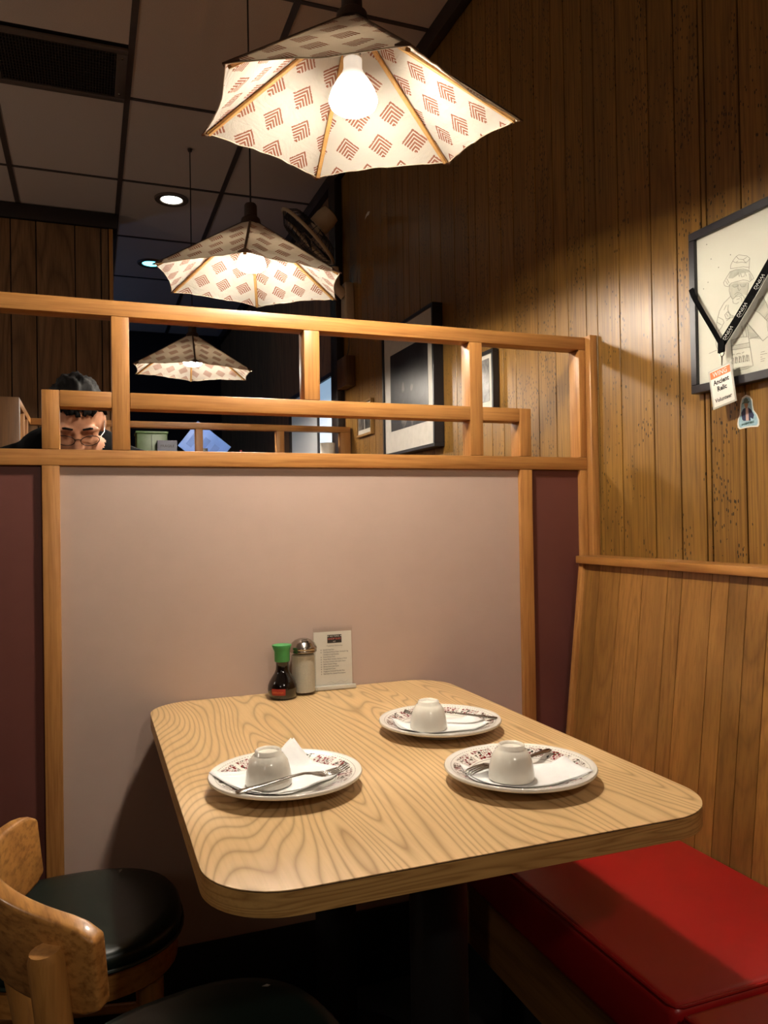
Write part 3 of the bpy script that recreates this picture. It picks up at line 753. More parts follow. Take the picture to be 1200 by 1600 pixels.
# ------------------------------------------------------------------ pendant lamps
def lamp(cx, cy, zr, R, rot, tx, ty, apex, bulb_z, label, verts=None, light=1.0):
    L = thing('pendant_lamp', (cx, cy, zr), label, 'lamp', 'fabric pendant lamps over the tables')
    V = []
    for k in range(6):
        a = rot + k*PI/3
        dr = 1.0; dz = 0.0
        if verts: dr, dz = verts[k]
        x, y = R*dr*math.cos(a), R*dr*math.sin(a)
        V.append(Vector((cx+x, cy+y, zr + tx*x + ty*y + dz)))
    A = Vector((cx, cy, apex)); N = 16
    rnd = random.Random(int(cy*100))
    shade = None
    for k in range(6):
        p, q = V[k], V[(k+1) % 6]
        top_p = A + (p-A)*.09; top_q = A + (q-A)*.09
        mid = (p+q)/2; eu = (q-p).normalized(); ev = (mid-A); ev = (ev - eu*ev.dot(eu)).normalized(); nrm = eu.cross(ev)
        inward = Vector((cx-mid.x, cy-mid.y, 0)).normalized()
        me = bpy.data.meshes.new('fabric_panel'); vs = []; uvs = []; fs = []
        ph = rnd.random()*6
        for i in range(N+1):
            for j in range(N+1):
                s, t = i/N, j/N
                P = (top_p*(1-s) + p*s)*(1-t) + (top_q*(1-s) + q*s)*t
                sag = 4*t*(1-t)
                P = P + inward*(.012*sag*s*s) + Vector((0,0,.003*sag*s - .010*sag*s*(1-s)))
                P = P + nrm*(.0022*math.sin(t*9+ph+s*5)*sag*s)
                if i == N: P = P + Vector((0,0,rnd.uniform(-.0025,.0015)))
                vs.append(P - Vector((cx,cy,zr))); d = P-A; uvs.append((d.dot(eu) + k*.037, d.dot(ev) + k*.021))
        for i in range(N):
            for j in range(N):
                a = i*(N+1)+j; fs.append((a, a+N+1, a+N+2, a+1))
        me.from_pydata([tuple(v) for v in vs], [], fs)
        ul = me.uv_layers.new(name='UVMap')
        for lp in me.loops: ul.data[lp.index].uv = uvs[lp.vertex_index]
        me.shade_smooth(); me.materials.append(FABRIC)
        fo = link('fabric_panel', me, FABRIC, L, (0,0,0), (cx,cy,zr))
        # frayed threads along the rim
        m = MB()
        for h in range(46):
            t = rnd.random(); j = min(N-1, int(t*N)); f_ = t*N-j
            P = (vs[N*(N+1)+j]*(1-f_) + vs[N*(N+1)+j+1]*f_) + Vector((cx,cy,zr))
            d = ev*rnd.uniform(.002,.007) + eu*rnd.uniform(-.005,.005)
            w_ = eu*.00035
            m.add([P-w_, P+w_, P+d], [(0,1,2)])
        fr = m.build('fringe', plain('thread', 'd9cfbd', .9), fo); fr['kind'] = 'stuff'
        hem = [vs[N*(N+1)+j] + Vector((cx,cy,zr)) for j in range(N+1)]
        MB().tube(hem, .0012, 5).build('hem', plain('hem_cotton', 'cfc0a4', .9), fo, smooth=True)
    for k in range(6):
        d = (V[k]-A); inn = Vector((cx-V[k].x, cy-V[k].y, 0)).normalized()
        s0 = A + d*.10 + Vector((0,0,-.008)); s1 = A + d*.985 + Vector((0,0,-.0065)) + inn*.004
        side = Vector((-inn.y, inn.x, 0)); nr = side.cross(d).normalized()
        MB().sweep_rect([(s0, side, nr), (s1, side, nr)], .0095, .006).build('rib', STICK, L, .0012, seg=1, origin=tuple(s0))
        # seam tape outside on the ridge and the leather corner tip
        e0 = A + d*.10 + Vector((0,0,.0016)); e1 = A + d*.99 + Vector((0,0,.0016))
        MB().sweep_rect([(e0, side, nr), (e1, side, nr)], .007, .0012).build('ridge_seam', plain('seam_cotton', '6b584a', .9), L)
        kk = V[k]; dn = d.normalized()
        b1 = (V[(k+1) % 6]-kk).normalized(); b2 = (V[k-1]-kk).normalized()
        up_ = Vector((0,0,.003))
        P0 = kk + dn*.008; P1 = kk + b1*.024 - dn*.004; P2_ = kk - dn*.034; P3_ = kk + b2*.024 - dn*.004
        MB().hexa([P0, P1, P2_, P3_], [P0+up_, P1+up_, P2_+up_, P3_+up_]).build('corner_tip', plain('brown_leather', '5a3b28', .6), L)
    CAPM = plain('socket_brown', '3a2a22', .45)
    MB().lathe([(.034, -.022), (.030, -.004), (.021, .004), (.0205, .040), (.017, .046), (.006, .049), (.0001, .050)], (cx, cy, apex), 28).build('socket_cap', CAPM, L, smooth=True)
    MB().tube([(cx, cy, apex+.048), (cx, cy, apex+.35), (cx, cy, ZC-.02)], .0028, 8).build('cord', plain('cord', '1c1614', .6), L, smooth=True)
    MB().lathe([(.0001, 0), (.013, 0), (.010, -.012), (.0001, -.014)], (cx, cy, ZC-.0035), 28).build('ceiling_hook', CAPM, L, smooth=True)
    bz = bulb_z
    bl = MB().lathe([(.0483, .011), (.0480, .016), (.043, .032), (.033, .050), (.022, .066), (.0185, .076), (.0185, .094)], (cx, cy, bz), 36).build('bulb', BULB, L, smooth=True)
    MB().lathe([(.0185, .094), (.0185, .120), (.021, .121), (.021, .155)], (cx, cy, bz), 24).build('lamp_holder', WHITE_METAL, L, smooth=True)
    MB().lathe([(.0001, -.010), (.020, -.009), (.036, -.005), (.045, .002), (.0483, .011)], (cx, cy, bz), 36).build('bulb_lens', LENS, bl, smooth=True)
    shaded_bulb('pendant_bulb_light', (cx, cy, bz-.018), BULB_W*light, LAMP_COL)
    MB().lathe([(.0192, .099), (.0192, .112)], (cx, cy, bz), 20, PI*1.1, PI*1.75).build('print', GREYINK, bl)
    return L
V1 = [(1.02, -.012), (.97, .014), (1.0, 0), (1.0, .004), (.98, .004), (1.02, 0)]
lamp(.501, 1.47, 1.942, .319, -.567, -.002, .092, 2.168, 1.978, 'large patterned fabric pendant lamp above the near table', V1)
lamp(.505, 2.54, 1.938, .324, .269, -.024, .035, 2.150, 1.985, 'patterned fabric pendant lamp above the top rail of the partition', light=1.15)
lamp(.515, 4.18, 1.945, .335, .437, -.022, .039, 2.150, 1.985, 'smallest patterned pendant lamp seen through the upper lattice opening')

# ------------------------------------------------------------------ chairs
def superellipse(a, b, n=44, e=2.5, dx=0):
    return [(dx + a*math.copysign(abs(math.cos(t))**(2/e), math.cos(t)), b*math.copysign(abs(math.sin(t))**(2/e), math.sin(t))) for t in (2*PI*k/n for k in range(n))]
def loft(m, rings):
    n = len(rings[0]); base = len(m.v)
    vs = [p for r in rings for p in r]; fs = []
    for i in range(len(rings)-1):
        for k in range(n): fs.append((i*n+k, i*n+(k+1) % n, (i+1)*n+(k+1) % n, (i+1)*n+k))
    fs.append(tuple(reversed(range(n)))); fs.append(tuple((len(rings)-1)*n+k for k in range(n)))
    m.add(vs, fs); return m
WORN = plain('worn_vinyl_tear', '8f8f88', .7)
def chair(loc, rot, label, ha=.185, hb=.175, tears=()):
    t = thing('dining_chair', loc, label, 'chair', 'bentwood dining chairs', rot)
    local(t)
    S = lambda k, z: [(x*k, y*k, z) for x, y in superellipse(ha, hb)]
    se = loft(MB(), [S(.97, .424), S(1.0, .428), S(1.015, .437), S(1.01, .447), S(.97, .4555), S(.85, .4605), S(.5, .4635), S(.1, .4645)]).build('seat', VINYL_G, t, smooth=True, ang=70)
    MB().tube(S(1.02, .4275), .0035, 8, closed=True).build('piping', VINYL_G, se, smooth=True)
    for (x, y, a, l) in tears:
        d = Vector((math.cos(a), math.sin(a), 0)); n_ = Vector((-d.y, d.x, 0)); p = Vector((x, y, .4655))
        MB().prism([(-l, 0), (-l*.3, .0022), (l*.2, .004), (l, .001), (l*.5, -.002), (-l*.2, -.0012)], p, d, n_, (0,0,.0008)).build('tear', WORN, se)
    loft(MB(), [S(.955, .374), S(.975, .376), S(.975, .4215), S(.955, .4235)]).build('seat_rail', BEECH_X, t, smooth=True, ang=50)
    for sy in (-1, 1):
        x0, y0 = .125, .118*sy
        MB().tube([(x0+.012, y0+.012*sy, .002), (x0+.004, y0+.004*sy, .20), (x0, y0, .373)], [.0135, .018, .0215], 14).build('leg', BEECH, t, smooth=True, ang=50)
        yb = .158*sy
        pts = [(-.205, yb*.98, .002), (-.178, yb*.93, .25), (-.178, yb*.93, .42), (-.205, yb*.97, .58), (-.2215, yb, .728), (-.2225, yb, .736)]
        MB().tube(pts, [.0155, .018, .0185, .0185, .0185, .0155], 16, flat=.95).build('rear_leg', BEECH, t, smooth=True, ang=50)
    N = 26; path = []; wd = []
    for i in range(N+1):
        u = -1 + 2*i/N; y = .185*u; x = -.252 + .078*u*u
        tang = Vector((.156*u, .185, 0)).normalized(); nrm = Vector((-tang.y, tang.x, -.12))
        path.append(((x, y, .712 + .006*(1-u*u)), (nrm.x*.12, nrm.y*.12, 1), nrm))
        e = max(0, abs(u)-.86)/.14; wd.append(.094*(1 - .22*e*e) + .008*(1-u*u))
    MB().sweep_rect(path, wd, .021).build('backrest', wood('backrest_wood', 1, 'c48c4a', '744419', rings=10, cross=9, along=1.2, line=.32, fine=.8, rough=.38, coat=.2, tone=.14, bump=.25), t, .005, seg=3, ang=50)
    for sy in (-1, 1):
        MB().tube([(.128, .119*sy, .19), (-.17, .139*sy, .215)], .0095, 10).build('stretcher', BEECH_X, t, smooth=True)
    MB().tube([(.127, -.12, .26), (.127, .12, .26)], .0095, 10).build('stretcher', BEECH_X, t, smooth=True)
    return t
chair((-.035, 1.535, 0), 0.0, 'bentwood chair with black vinyl seat against the pink panel left of the table', tears=((.085, .12, 1.2, .008), (-.10, .10, 0, .002)))
chair((.135, 1.052, 0), math.radians(13), 'bentwood chair with curved wooden back in the lower left foreground', hb=.168, tears=((.125, .085, -.4, .006),))

# ------------------------------------------------------------------ pictures on the plank wall
WN = Vector((-1, 0, 0)); WAX = Vector((0, -1, 0)); WAY = Vector((0, 0, 1))
XP = XW - .006
def frame(name, y0, y1, z0, z1, bar, depth, label, mat, back=None, mat_border=None):
    """picture frame on the right wall; parts frame and print"""
    t = thing(name, (XP, (y0+y1)/2, z0), label, 'picture')
    x0, x1 = XP-depth, XP-.0005
    m = MB()
    m.box(x0, x1, y0, y1, z0, z0+bar).box(x0, x1, y0, y1, z1-bar, z1)
    m.box(x0, x1, y0, y0+bar, z0+bar, z1-bar).box(x0, x1, y1-bar, y1, z0+bar, z1-bar)
    m.build('frame', mat, t, .0012, seg=1)
    bk = B('mount', back or PAPER, t, x0+.008, x1, y0+bar, y1-bar, z0+bar, z1-bar)
    return t, bk, x0+.008
DRAWP = plain('drawing_paper', 'd0d0c4', .6, var=.03, scale=7)
FR, FB, xd = frame('framed_drawing', .93, 1.443, 1.434, 1.805, .019, .024, 'black framed pencil drawing of a man in a bucket hat', plain('black_frame_satin', '232227', .35), DRAWP)
def stroke(pts, wdt=.0011, mat=PENCIL, name='pencil_line', crop=(1090, 380, .1375)):
    P = [onX(crop[0]+x*crop[2], crop[1]+y*crop[2], xd) for x, y in pts]
    path = []
    for i, p in enumerate(P):
        a = P[min(i+1, len(P)-1)] - P[max(i-1, 0)]; a = Vector((0, a[1], a[2])).normalized()
        path.append(((xd-.0004, p[1], p[2]), (0, -a.z, a.y), (1, 0, 0)))
    return path, wdt
def draw(lines, name, mat):
    m = MB()
    for ln in lines:
        w_ = .0010
        if isinstance(ln, tuple): ln, w_ = ln
        path, _ = stroke(ln); m.sweep_rect(path, w_, .0003)
    return m.build(name, mat, FB)
def patch(polys, name, mat, lift=.0002):
    m = MB()
    for pl in polys:
        m.prism([tuple(onX(1090+x*.1375, 380+y*.1375, xd)[[1, 2]]) for x, y in pl], (xd-lift, 0, 0), (0,1,0), (0,0,1), (.0001, 0, 0))
    return m.build(name, mat, FB)
SH1 = plain('pencil_shade', 'aeaea2', .8, var=.12, scale=60); SH2 = plain('pencil_shade_pale', 'bcbbae', .8, var=.1, scale=60)
patch([[(365,470),(440,440),(575,440),(575,520),(560,590),(470,570),(400,640),(370,600)], [(640,760),(740,600),(800,700),(800,900),(700,790)], [(380,1170),(590,1130),(600,1180),(385,1215)],
       [(560,900),(640,980),(700,1060),(590,1090)]], 'shading', SH2)
patch([[(370,325),(440,300),(585,305),(590,330),(480,345),(400,400),(350,400)], [(395,465),(455,460),(450,500),(410,505)], [(480,458),(550,455),(540,495),(495,498)], [(690,640),(740,600),(770,680),(700,770),(650,760)],
       [(425,1440),(500,1408),(600,1395),(520,1425)], [(575,1010),(650,1020),(720,1090),(600,1080)]], 'shading', SH1, .0003)
draw([[(375,290),(378,250),(400,205),(440,150),(470,132),(520,140),(560,145),(595,170),(590,220),(585,300)], [(440,150),(470,182),(520,186),(560,160)], [(400,205),(430,220),(460,205)], [(520,186),(540,215),(570,210),(590,180)], [(440,225),(500,215),(560,225)],
      [(375,290),(430,282),(520,268),(585,275)], [(370,325),(430,302),(520,292),(585,310)],
      [(370,325),(330,390),(295,450),(310,485),(350,495),(380,455),(440,437),(520,418),(570,425),(590,440),(640,400),(620,360),(585,310)], [(320,430),(345,470)], [(335,405),(360,455)],
      [(450,360),(462,330),(475,382),(488,340)], [(495,345),(500,385),(530,378),(540,330),(556,375)], [(600,350),(615,420)], [(585,340),(600,432)],
      [(365,470),(360,540),(375,600),(400,640)], [(580,450),(577,520),(560,590)], [(390,482),(420,502),(455,490),(460,468)], [(480,468),(500,497),(540,490),(552,462)], [(465,470),(458,510),(475,542),(492,520)],
      [(420,585),(450,560),(490,570),(520,600),(542,640),(525,690)], [(400,640),(430,610),(470,600),(500,620),(506,670)], [(400,648),(405,680),(440,690),(470,670)], [(430,600),(470,580),(505,600)], [(442,640),(480,630)],
      [(380,600),(300,680),(250,770),(222,880),(215,960)], [(235,840),(290,868),(302,900),(270,960),(240,1000)], [(225,900),(275,930)], [(350,700),(345,760),(370,815),(420,830)], [(300,760),(330,700)],
      [(340,780),(310,815),(325,860),(365,850),(375,810),(340,780)], [(330,805),(350,835)], [(390,850),(430,830)], [(330,880),(400,830)],
      [(740,600),(780,680),(800,740)], [(640,760),(700,790),(790,880),(800,1000)], [(560,900),(620,975),(700,1060),(742,1112),(800,1060)], [(760,860),(800,800)], [(780,880),(800,850)],
      [(560,900),(582,1080),(632,1392)], [(500,940),(520,1060)], [(540,920),(560,1060)], [(215,960),(210,1150),(225,1200)], [(130,1255),(220,1215)], [(590,1088),(690,1060)],
      [(380,1105),(480,1070),(570,1062)], [(380,1105),(410,1450)], [(410,1450),(480,1412),(560,1402),(632,1392),(560,1425),(480,1445),(410,1450)], [(380,1170),(590,1130)], [(385,1215),(600,1180)],
      [(400,1268),(425,1262)], [(440,1262),(470,1250),(490,1256)], [(505,1250),(530,1235)]], 'pencil_line', PENCIL)
draw([([(390+i*21, 1300-i*4+ (i % 2)*8), (396+i*21, 1375-i*4)], .0012) for i in range(10)] + [([(384+i*42, 1305-i*8), (402+i*42, 1300-i*8), (390+i*42, 1372-i*8), (408+i*42, 1368-i*8)], .0010) for i in range(5)], 'bag_lettering', PENCIL)
draw([[(720,1240),(765,1228)], [(715,1265),(790,1252)], [(715,1296),(735,1292)], [(718,1320),(770,1308)], [(718,1345),(760,1335)]], 'caption_line', PENCIL)
m = MB()
for x, y in ((155,180),(375,132),(240,275),(120,445),(70,520),(105,15)):
    p = onX(1090+x*.1375, 380+y*.1375, xd); m.lathe([(.0001, 0), (.0013, 0)], (0,0,0), 8)
    for k in range(len(m.v)-16, len(m.v)):
        v = m.v[k]; m.v[k] = (xd-.0005, p[1]+v[0], p[2]+v[1])
m.build('fly_specks', INK, FB)
B('glazing', ACRYL, FR, xd-.0035, xd-.0025, .95, 1.423, 1.454, 1.785)

# lanyard and badge hung over the frame
XL = XP - .032
LN = thing('lanyard', (XL, 1.36, 1.52), 'black printed lanyard hung over the framed drawing', 'lanyard')
BLKR = plain('black_ribbon', '070708', .9, spec=.08)
def wp(x, y, X=XL): return Vector(onX(x, y, X))
def ribbon(pts, wid, name, twist=None):
    path = []
    for i, p in enumerate(pts):
        a = (pts[min(i+1, len(pts)-1)] - pts[max(i-1, 0)]).normalized()
        n_ = Vector((-1, 0, 0)) if not twist else Vector((-math.cos(twist[i]), 0, 0)) + a.cross(Vector((1,0,0)))*math.sin(twist[i])
        sd = a.cross(n_).normalized(); path.append((p, sd, sd.cross(a)))
    return MB().sweep_rect(path, wid, .0009).build(name, BLKR, LN)
K = wp(1128, 536)
rs = [wp(1128, 537), wp(1150, 502), wp(1175, 460), wp(1200, 416), wp(1222, 378), wp(1236, 352), wp(1240, 345)]
rs[-1].x = XP-.012
r1 = ribbon(rs, .0205, 'strap')
ls = [wp(1079, 452, XP-.0275), wp(1084, 464), wp(1100, 492), wp(1115, 517), wp(1127, 538)]
ribbon([Vector((XP-.004, ls[0].y+.003, ls[0].z+.004))] + ls, .0105, 'strap', [.2, .3, .5, .75, .85, .6])
kn = MB().prism([(-.0095, -.0115), (.0095, -.0115), (.0105, .013), (-.0085, .013)], wp(1128, 540, XL-.001) - Vector((0,0,.004)), WAX, WAY, WN*.004).build('crimp', BLKR, LN, .001)
u = (rs[0]-rs[3]).normalized(); up_ = u.cross(Vector((-1,0,0))).normalized()
nrm = u.cross(up_)
if nrm.x > 0: up_ = -up_
for px_, py_ in ((1187, 440), (1160, 484), (1138, 520)):
    p = wp(px_-1, py_, XL-.0009)
    text_mesh('WING', .0125, p, u, up_, plain('silver_print', 'b9b7b0', .5), r1, align='CENTER', lift=.0003)
    MB().tube([p + u*(.013*math.cos(a)) + up_*(.0065 + .0025*math.sin(a)) + WN*.0002 for a in [PI*.1*k for k in range(11)]], .0004, 4).build('swoosh', MATS['silver_print'], r1)
rc = wp(1128, 553)
MB().tube([rc + Vector((0, math.cos(a)*.0062, math.sin(a)*.0062 + .001)) for a in [2*PI*k/20 for k in range(20)]], .0011, 8, closed=True).build('ring', STEEL, LN, smooth=True)
MB().tube([rc + Vector((0,0,-.006)), rc + Vector((0,.0004,-.014)), rc + Vector((0,.001,-.027))], [.0018, .0014, .0010], 8).build('hook', STEEL, LN, smooth=True)
XBD = XL - .003
c00, c10, c01 = wp(1115, 641, XBD), wp(1152, 626, XBD), wp(1107.5, 581, XBD)
BD = thing('name_badge', tuple(c00), 'white volunteer badge with orange banner hanging from the lanyard', 'badge')
bxv = c10-c00; byv = c01-c00; bw, bh = bxv.length, byv.length
bxv.normalize(); byv.normalize()
byv = (byv - bxv*byv.dot(bxv)*.6).normalized()
def bd(x, y, l=0): return c00 + bxv*(x*bw) + byv*(y*bh) + WN*l
MB().prism([(0,0),(bw,0),(bw,bh),(0,bh)], c00, bxv, byv, WN*.0012).build('sleeve', plain('frosted_sleeve', 'b5b3a8', .3), BD, .0004, seg=1)
cdm = MB().prism([(.07*bw,.05*bh),(.93*bw,.05*bh),(.93*bw,.96*bh),(.07*bw,.96*bh)], c00 + WN*.0012, bxv, byv, WN*.0003).build('card', WHITEP, BD)
MB().prism([(.08*bw,.76*bh),(.92*bw,.76*bh),(.92*bw,.94*bh),(.08*bw,.94*bh)], c00 + WN*.0015, bxv, byv, WN*.0002).build('banner', ORANGE, cdm)
text_mesh('WING', bh*.17, bd(.5, .845, .0017), bxv, byv, WHITEP, cdm, align='CENTER')
text_mesh('Ancient', bh*.17, bd(.5, .64, .0015), bxv, byv, INK, cdm, align='CENTER', bold=bh*.006, xs=.95)
text_mesh('Relic', bh*.17, bd(.5, .46, .0015), bxv, byv, INK, cdm, align='CENTER', bold=bh*.006, xs=.95)
text_mesh('Volunteer', bh*.135, bd(.5, .19, .0015), bxv, byv, GREYINK, cdm, align='CENTER', bold=bh*.005)
# sticker on the planks
def sk(x, y): return tuple(onX(1090+x*.0917, 560+y*.0917, XP)[[1, 2]])
def sticker_poly(pl, l0, l1): return MB().prism([sk(*p) for p in pl], (XP-l0, 0, 0), (0,1,0), (0,0,1), (-(l1-l0), 0, 0))
out = [(830,620),(890,640),(935,700),(945,800),(960,880),(1020,960),(1055,1050),(1055,1130),(1030,1165),(900,1170),(800,1190),(720,1210),(690,1180),(680,1120),(690,1040),(720,960),(725,880),(730,780),(760,670)]
ST = thing('sticker', (XP, *sk(860, 1190)), 'small die-cut sticker of a man in a navy jacket below the frame', 'sticker')
bs = sticker_poly(out, .0002, .0007).build('backing', WHITEP, ST)
cxm, cym = 865, 950
sticker_poly([(cxm+(x-cxm)*.87, cym+(y-cym)*.90) for x, y in out], .0007, .0009).build('blue_wash', plain('pale_blue_print', '9fc3d0', .6, var=.2, scale=120), bs)
sticker_poly([(750,930),(780,865),(825,840),(845,930),(870,835),(920,875),(968,960),(950,1030),(905,1005),(910,1060),(790,1065),(765,1040)], .0009, .0011).build('jacket', plain('navy_print', '232a4d', .6), bs)
sticker_poly([(825,850),(868,845),(880,1060),(830,1062)], .0010, .0012).build('shirt', plain('pink_print', 'c9a9a0', .6), bs)
sticker_poly([(800,780),(815,745),(855,745),(868,790),(850,850),(820,850)], .0011, .0013).build('face', plain('tan_print', 'b98a68', .6), bs)
sticker_poly([(760,785),(790,740),(800,690),(830,670),(860,690),(868,725),(895,735),(870,765),(810,765)], .0012, .0014).build('hat', plain('sage_print', '5e6f66', .6), bs)
text_mesh('ANCIENT RELIC', .0062, Vector((XP-.0013, *sk(865, 1105))), (0,-1,.10), WAY, plain('teal_print', '1f4a46', .6), bs, align='CENTER', bold=.00025, xs=.8)

# big photo, second photo, small gilt frame farther along
def photo_mat(name, a, b, pale, blobs):
    g = NT(name); n1 = g.noise(g.coords(), 16, 4, .65, .8); c = g.ramp(n1, [(.35, lin(a)), (.65, lin(b))])
    tc = g.node('ShaderNodeTexCoord')
    for (yy, zz, ry, rz) in blobs:
        mp = g.node('ShaderNodeMapping'); mp.vector_type = 'POINT'; g.set(mp.inputs['Vector'], tc.outputs['Object'])
        mp.inputs['Scale'].default_value = (0, 1/ry, 1/rz); mp.inputs['Location'].default_value = (0, -yy/ry, -zz/rz)
        ln_ = g.node('ShaderNodeVectorMath', operation='LENGTH'); g.set(ln_.inputs[0], mp.outputs[0])
        f = g.ramp(g.math('ADD', ln_.outputs['Value'], g.math('MULTIPLY', n1, 1.2)), [(.85, .75), (1.45, 0)])
        c = g.mix(f, c, lin(pale))
    return g.fin(c, .3)
GL = plain('white_mount', 'c4bfb4', .45)
t, bk, xf = frame('framed_photograph', 2.835, 3.415, 1.445, 2.02, .014, .045, 'large black framed photograph with white mount beyond the partition', FRAMEB, GL)
MB().box(xf-.001, xf-.0002, 2.905, 3.325, 1.555, 1.90).build('print', photo_mat('dark_photo_print', '0d0d10', '2c2b2e', '7d766e', [(.045, .16, .085, .15), (.052, .29, .040, .055), (-.055, .15, .075, .14), (-.045, .275, .038, .05)]), bk)
t, bk, xf = frame('framed_photograph', 2.385, 2.60, 1.525, 1.742, .012, .025, 'small black framed photograph beside the right lattice opening', FRAMEB, GL)
MB().box(xf-.001, xf-.0002, 2.425, 2.565, 1.565, 1.715).build('print', photo_mat('grey_photo_print', '2b2a2a', '8c8984', 'c9c5bd', [(.0, .10, .03, .05)]), bk)
GOLD = plain('gilt', '8f6a35', .4)
t, bk, xf = frame('framed_photograph', 3.655, 3.885, 1.585, 1.765, .012, .018, 'tiny gilt framed pair of photographs low on the plank wall', GOLD, GL)
MB().box(xf-.001, xf-.0002, 3.675, 3.765, 1.62, 1.745).build('print', photo_mat('mini_print', '222222', '6f6c66', '9a968e', []), bk)
MB().box(xf-.001, xf-.0002, 3.775, 3.868, 1.62, 1.745).build('print', MATS.get('mini2') or photo_mat('mini_print_two', '262524', '777169', 'a09a90', []), bk)
TP = MB().prism([(0,0),(.03,.006),(.06,.002),(.075,.014),(.05,.022),(.02,.018)], (XP-.0008, 3.745, 2.685), WAX, WAY, (.0006, 0, 0)).build('tape_scrap', WHITEP, None)
tag(TP, 'scrap of torn white tape stuck high on the plank wall', 'tape')

# ------------------------------------------------------------------ far right: window, fan, wall box
win = thing('window_1', (XW, 4.45, 1.3), None, None); win['kind'] = 'structure'; win['label'] = 'pale blue lit glass pane in the plank wall far back'
PANE = emitter('blue_window_glow', (.42, .68, .95), .55); PANE_D = emitter('dim_window_glow', (.3, .42, .5), .12)
B('pane', PANE, win, XW-.016, XW-.008, 4.262, 4.60, 1.30, 1.985)
B('pane', PANE_D, win, XW-.016, XW-.008, 4.61, 5.3, 1.30, 1.985)
for a in ((4.243, 4.262, 1.29, 2.0), (4.60, 4.61, 1.30, 1.985), (5.3, 5.32, 1.29, 2.0)): B('frame', TRIM, win, XW-.03, XW-.0075, *a)
B('frame', TRIM, win, XW-.03, XW-.0075, 4.243, 5.32, 1.985, 2.01)
bxo = B('wall_box', SCR, None, XW-.06, XW-.0075, 3.93, 4.09, 1.87, 2.03, .004); tag(bxo, 'small brown wooden box mounted on the plank wall by the window', 'box')

FN = thing('wall_fan', (XP, 3.98, 2.2), 'beige wall fan with dark cage mounted high on the far wall', 'fan')
MB().prism([(-.045,0),(.045,0),(.05,.04),(.045,.20),(.03,.235),(-.03,.235),(-.045,.20),(-.05,.04)], (XP-.0005, 3.98, 2.19), (0,1,0), (0,0,1), (-.045, 0, 0)).build('wall_plate', FANC, FN, .006)
MB().tube([(XP-.04, 3.98, 2.36), (XP-.09, 3.98, 2.40), (XP-.10, 3.98, 2.50)], [.03, .028, .03], 14).build('arm', FANC, FN, smooth=True)
hc = Vector((1.10, 4.0, 2.66)); hn = Vector((-.66, .28, -.70)).normalized()
s1 = hn.cross(Vector((0,1,0))).normalized(); s2 = hn.cross(s1)
mc = hc - hn*.13
MB().tube([mc - hn*.05, mc - hn*.04, mc, mc + hn*.06, mc + hn*.075], [.02, .05, .058, .055, .03], 20).build('motor_housing', FANC, FN, smooth=True)
FR_ = .185
cg = MB().tube([hc + s1*FR_*math.cos(a) + s2*FR_*math.sin(a) for a in [2*PI*k/40 for k in range(40)]], .0095, 8, closed=True).build('cage_rim', FANC, FN, smooth=True)
m = MB()
for k in range(32):
    a = 2*PI*k/32; d = s1*math.cos(a) + s2*math.sin(a)
    m.tube([hc + d*.03 + hn*.055, hc + d*.13 + hn*.05, hc + d*FR_], .0016, 5)
    m.tube([hc + d*.05 - hn*.06, hc + d*.14 - hn*.05, hc + d*FR_], .0016, 5)
w_ = m.build('cage_wires', plain('dark_wire', '2a2420', .5), cg); w_['kind'] = 'stuff'
for k in range(4):
    a = PI/2*k; d = s1*math.cos(a) + s2*math.sin(a); e = hn.cross(d)
    MB().hexa([hc+d*.03-e*.02, hc+d*.03+e*.02, hc+d*.16+e*.06+hn*.015, hc+d*.16-e*.03-hn*.015], [p+hn*.003 for p in (hc+d*.03-e*.02, hc+d*.03+e*.02, hc+d*.16+e*.06+hn*.015, hc+d*.16-e*.03-hn*.015)]).build('blade', plain('dark_blade', '1e1a18', .5), FN)
MB().tube([(XP-.02, 3.98, 2.2), (XP-.015, 3.985, 2.1), (XP-.03, 4.0, 2.0), (XP-.02, 4.03, 1.97), (XP-.012, 4.06, 2.05)], .003, 6).build('cable', plain('grey_cable', '55504a', .6), FN, smooth=True)

# ------------------------------------------------------------------ service shelf with clutter beyond the second partition
SH = thing('service_counter', (.55, 5.05, 0), 'dark service counter beyond the second partition', 'counter')
DKW = plain('dark_counter', '171412', .6)
B('body', DKW, SH, .22, 1.2, 4.85, 5.19, .002, 1.42, .003); B('top', TRIM, SH, .20, 1.22, 4.83, 5.2, 1.4205, 1.45, .004)
def item(name, loc, label, cat): return thing(name, loc, label, cat)
gb = B('storage_box', plain('green_plastic_dim', '2f421b', .5), None, .27, .45, 4.92, 5.10, 1.4508, 1.70, .006); tag(gb, 'green box on the service counter behind the left lattice', 'box')
B('lid', plain('green_plastic_lid', '344a1e', .5), gb, .265, .455, 4.915, 5.105, 1.7005, 1.715, .003)
B('fold_seam', plain('green_dark', '1f2b13', .6), gb, .355, .359, 4.9185, 4.9198, 1.46, 1.695)
gx = B('carton', plain('grey_card', '45464e', .7), None, .385, .50, 4.86, 4.90, 1.4508, 1.655, .002); tag(gx, 'grey carton in front of the green box', 'carton')
text_mesh('FRAGILE', .022, (.443, 4.8597, 1.62), (1,0,0), (0,0,1), INK, gx, align='CENTER')
TPm = thing('tilted_panel', (.70, 4.98, 1.4505), 'pale blue lit poster board tilted on the counter', 'poster')
cc = Vector((.68, 4.98, 1.635)); pa = Vector((math.cos(math.radians(-38)), 0, math.sin(math.radians(-38)))); pb = Vector((-pa.z, 0, pa.x))
MB().prism([(-.13,-.10),(.13,-.10),(.13,.10),(-.13,.10)], cc, pa, pb, (0,.006,0)).build('board', plain('blue_white_board', '5c7fc4', .5), TPm, .001)
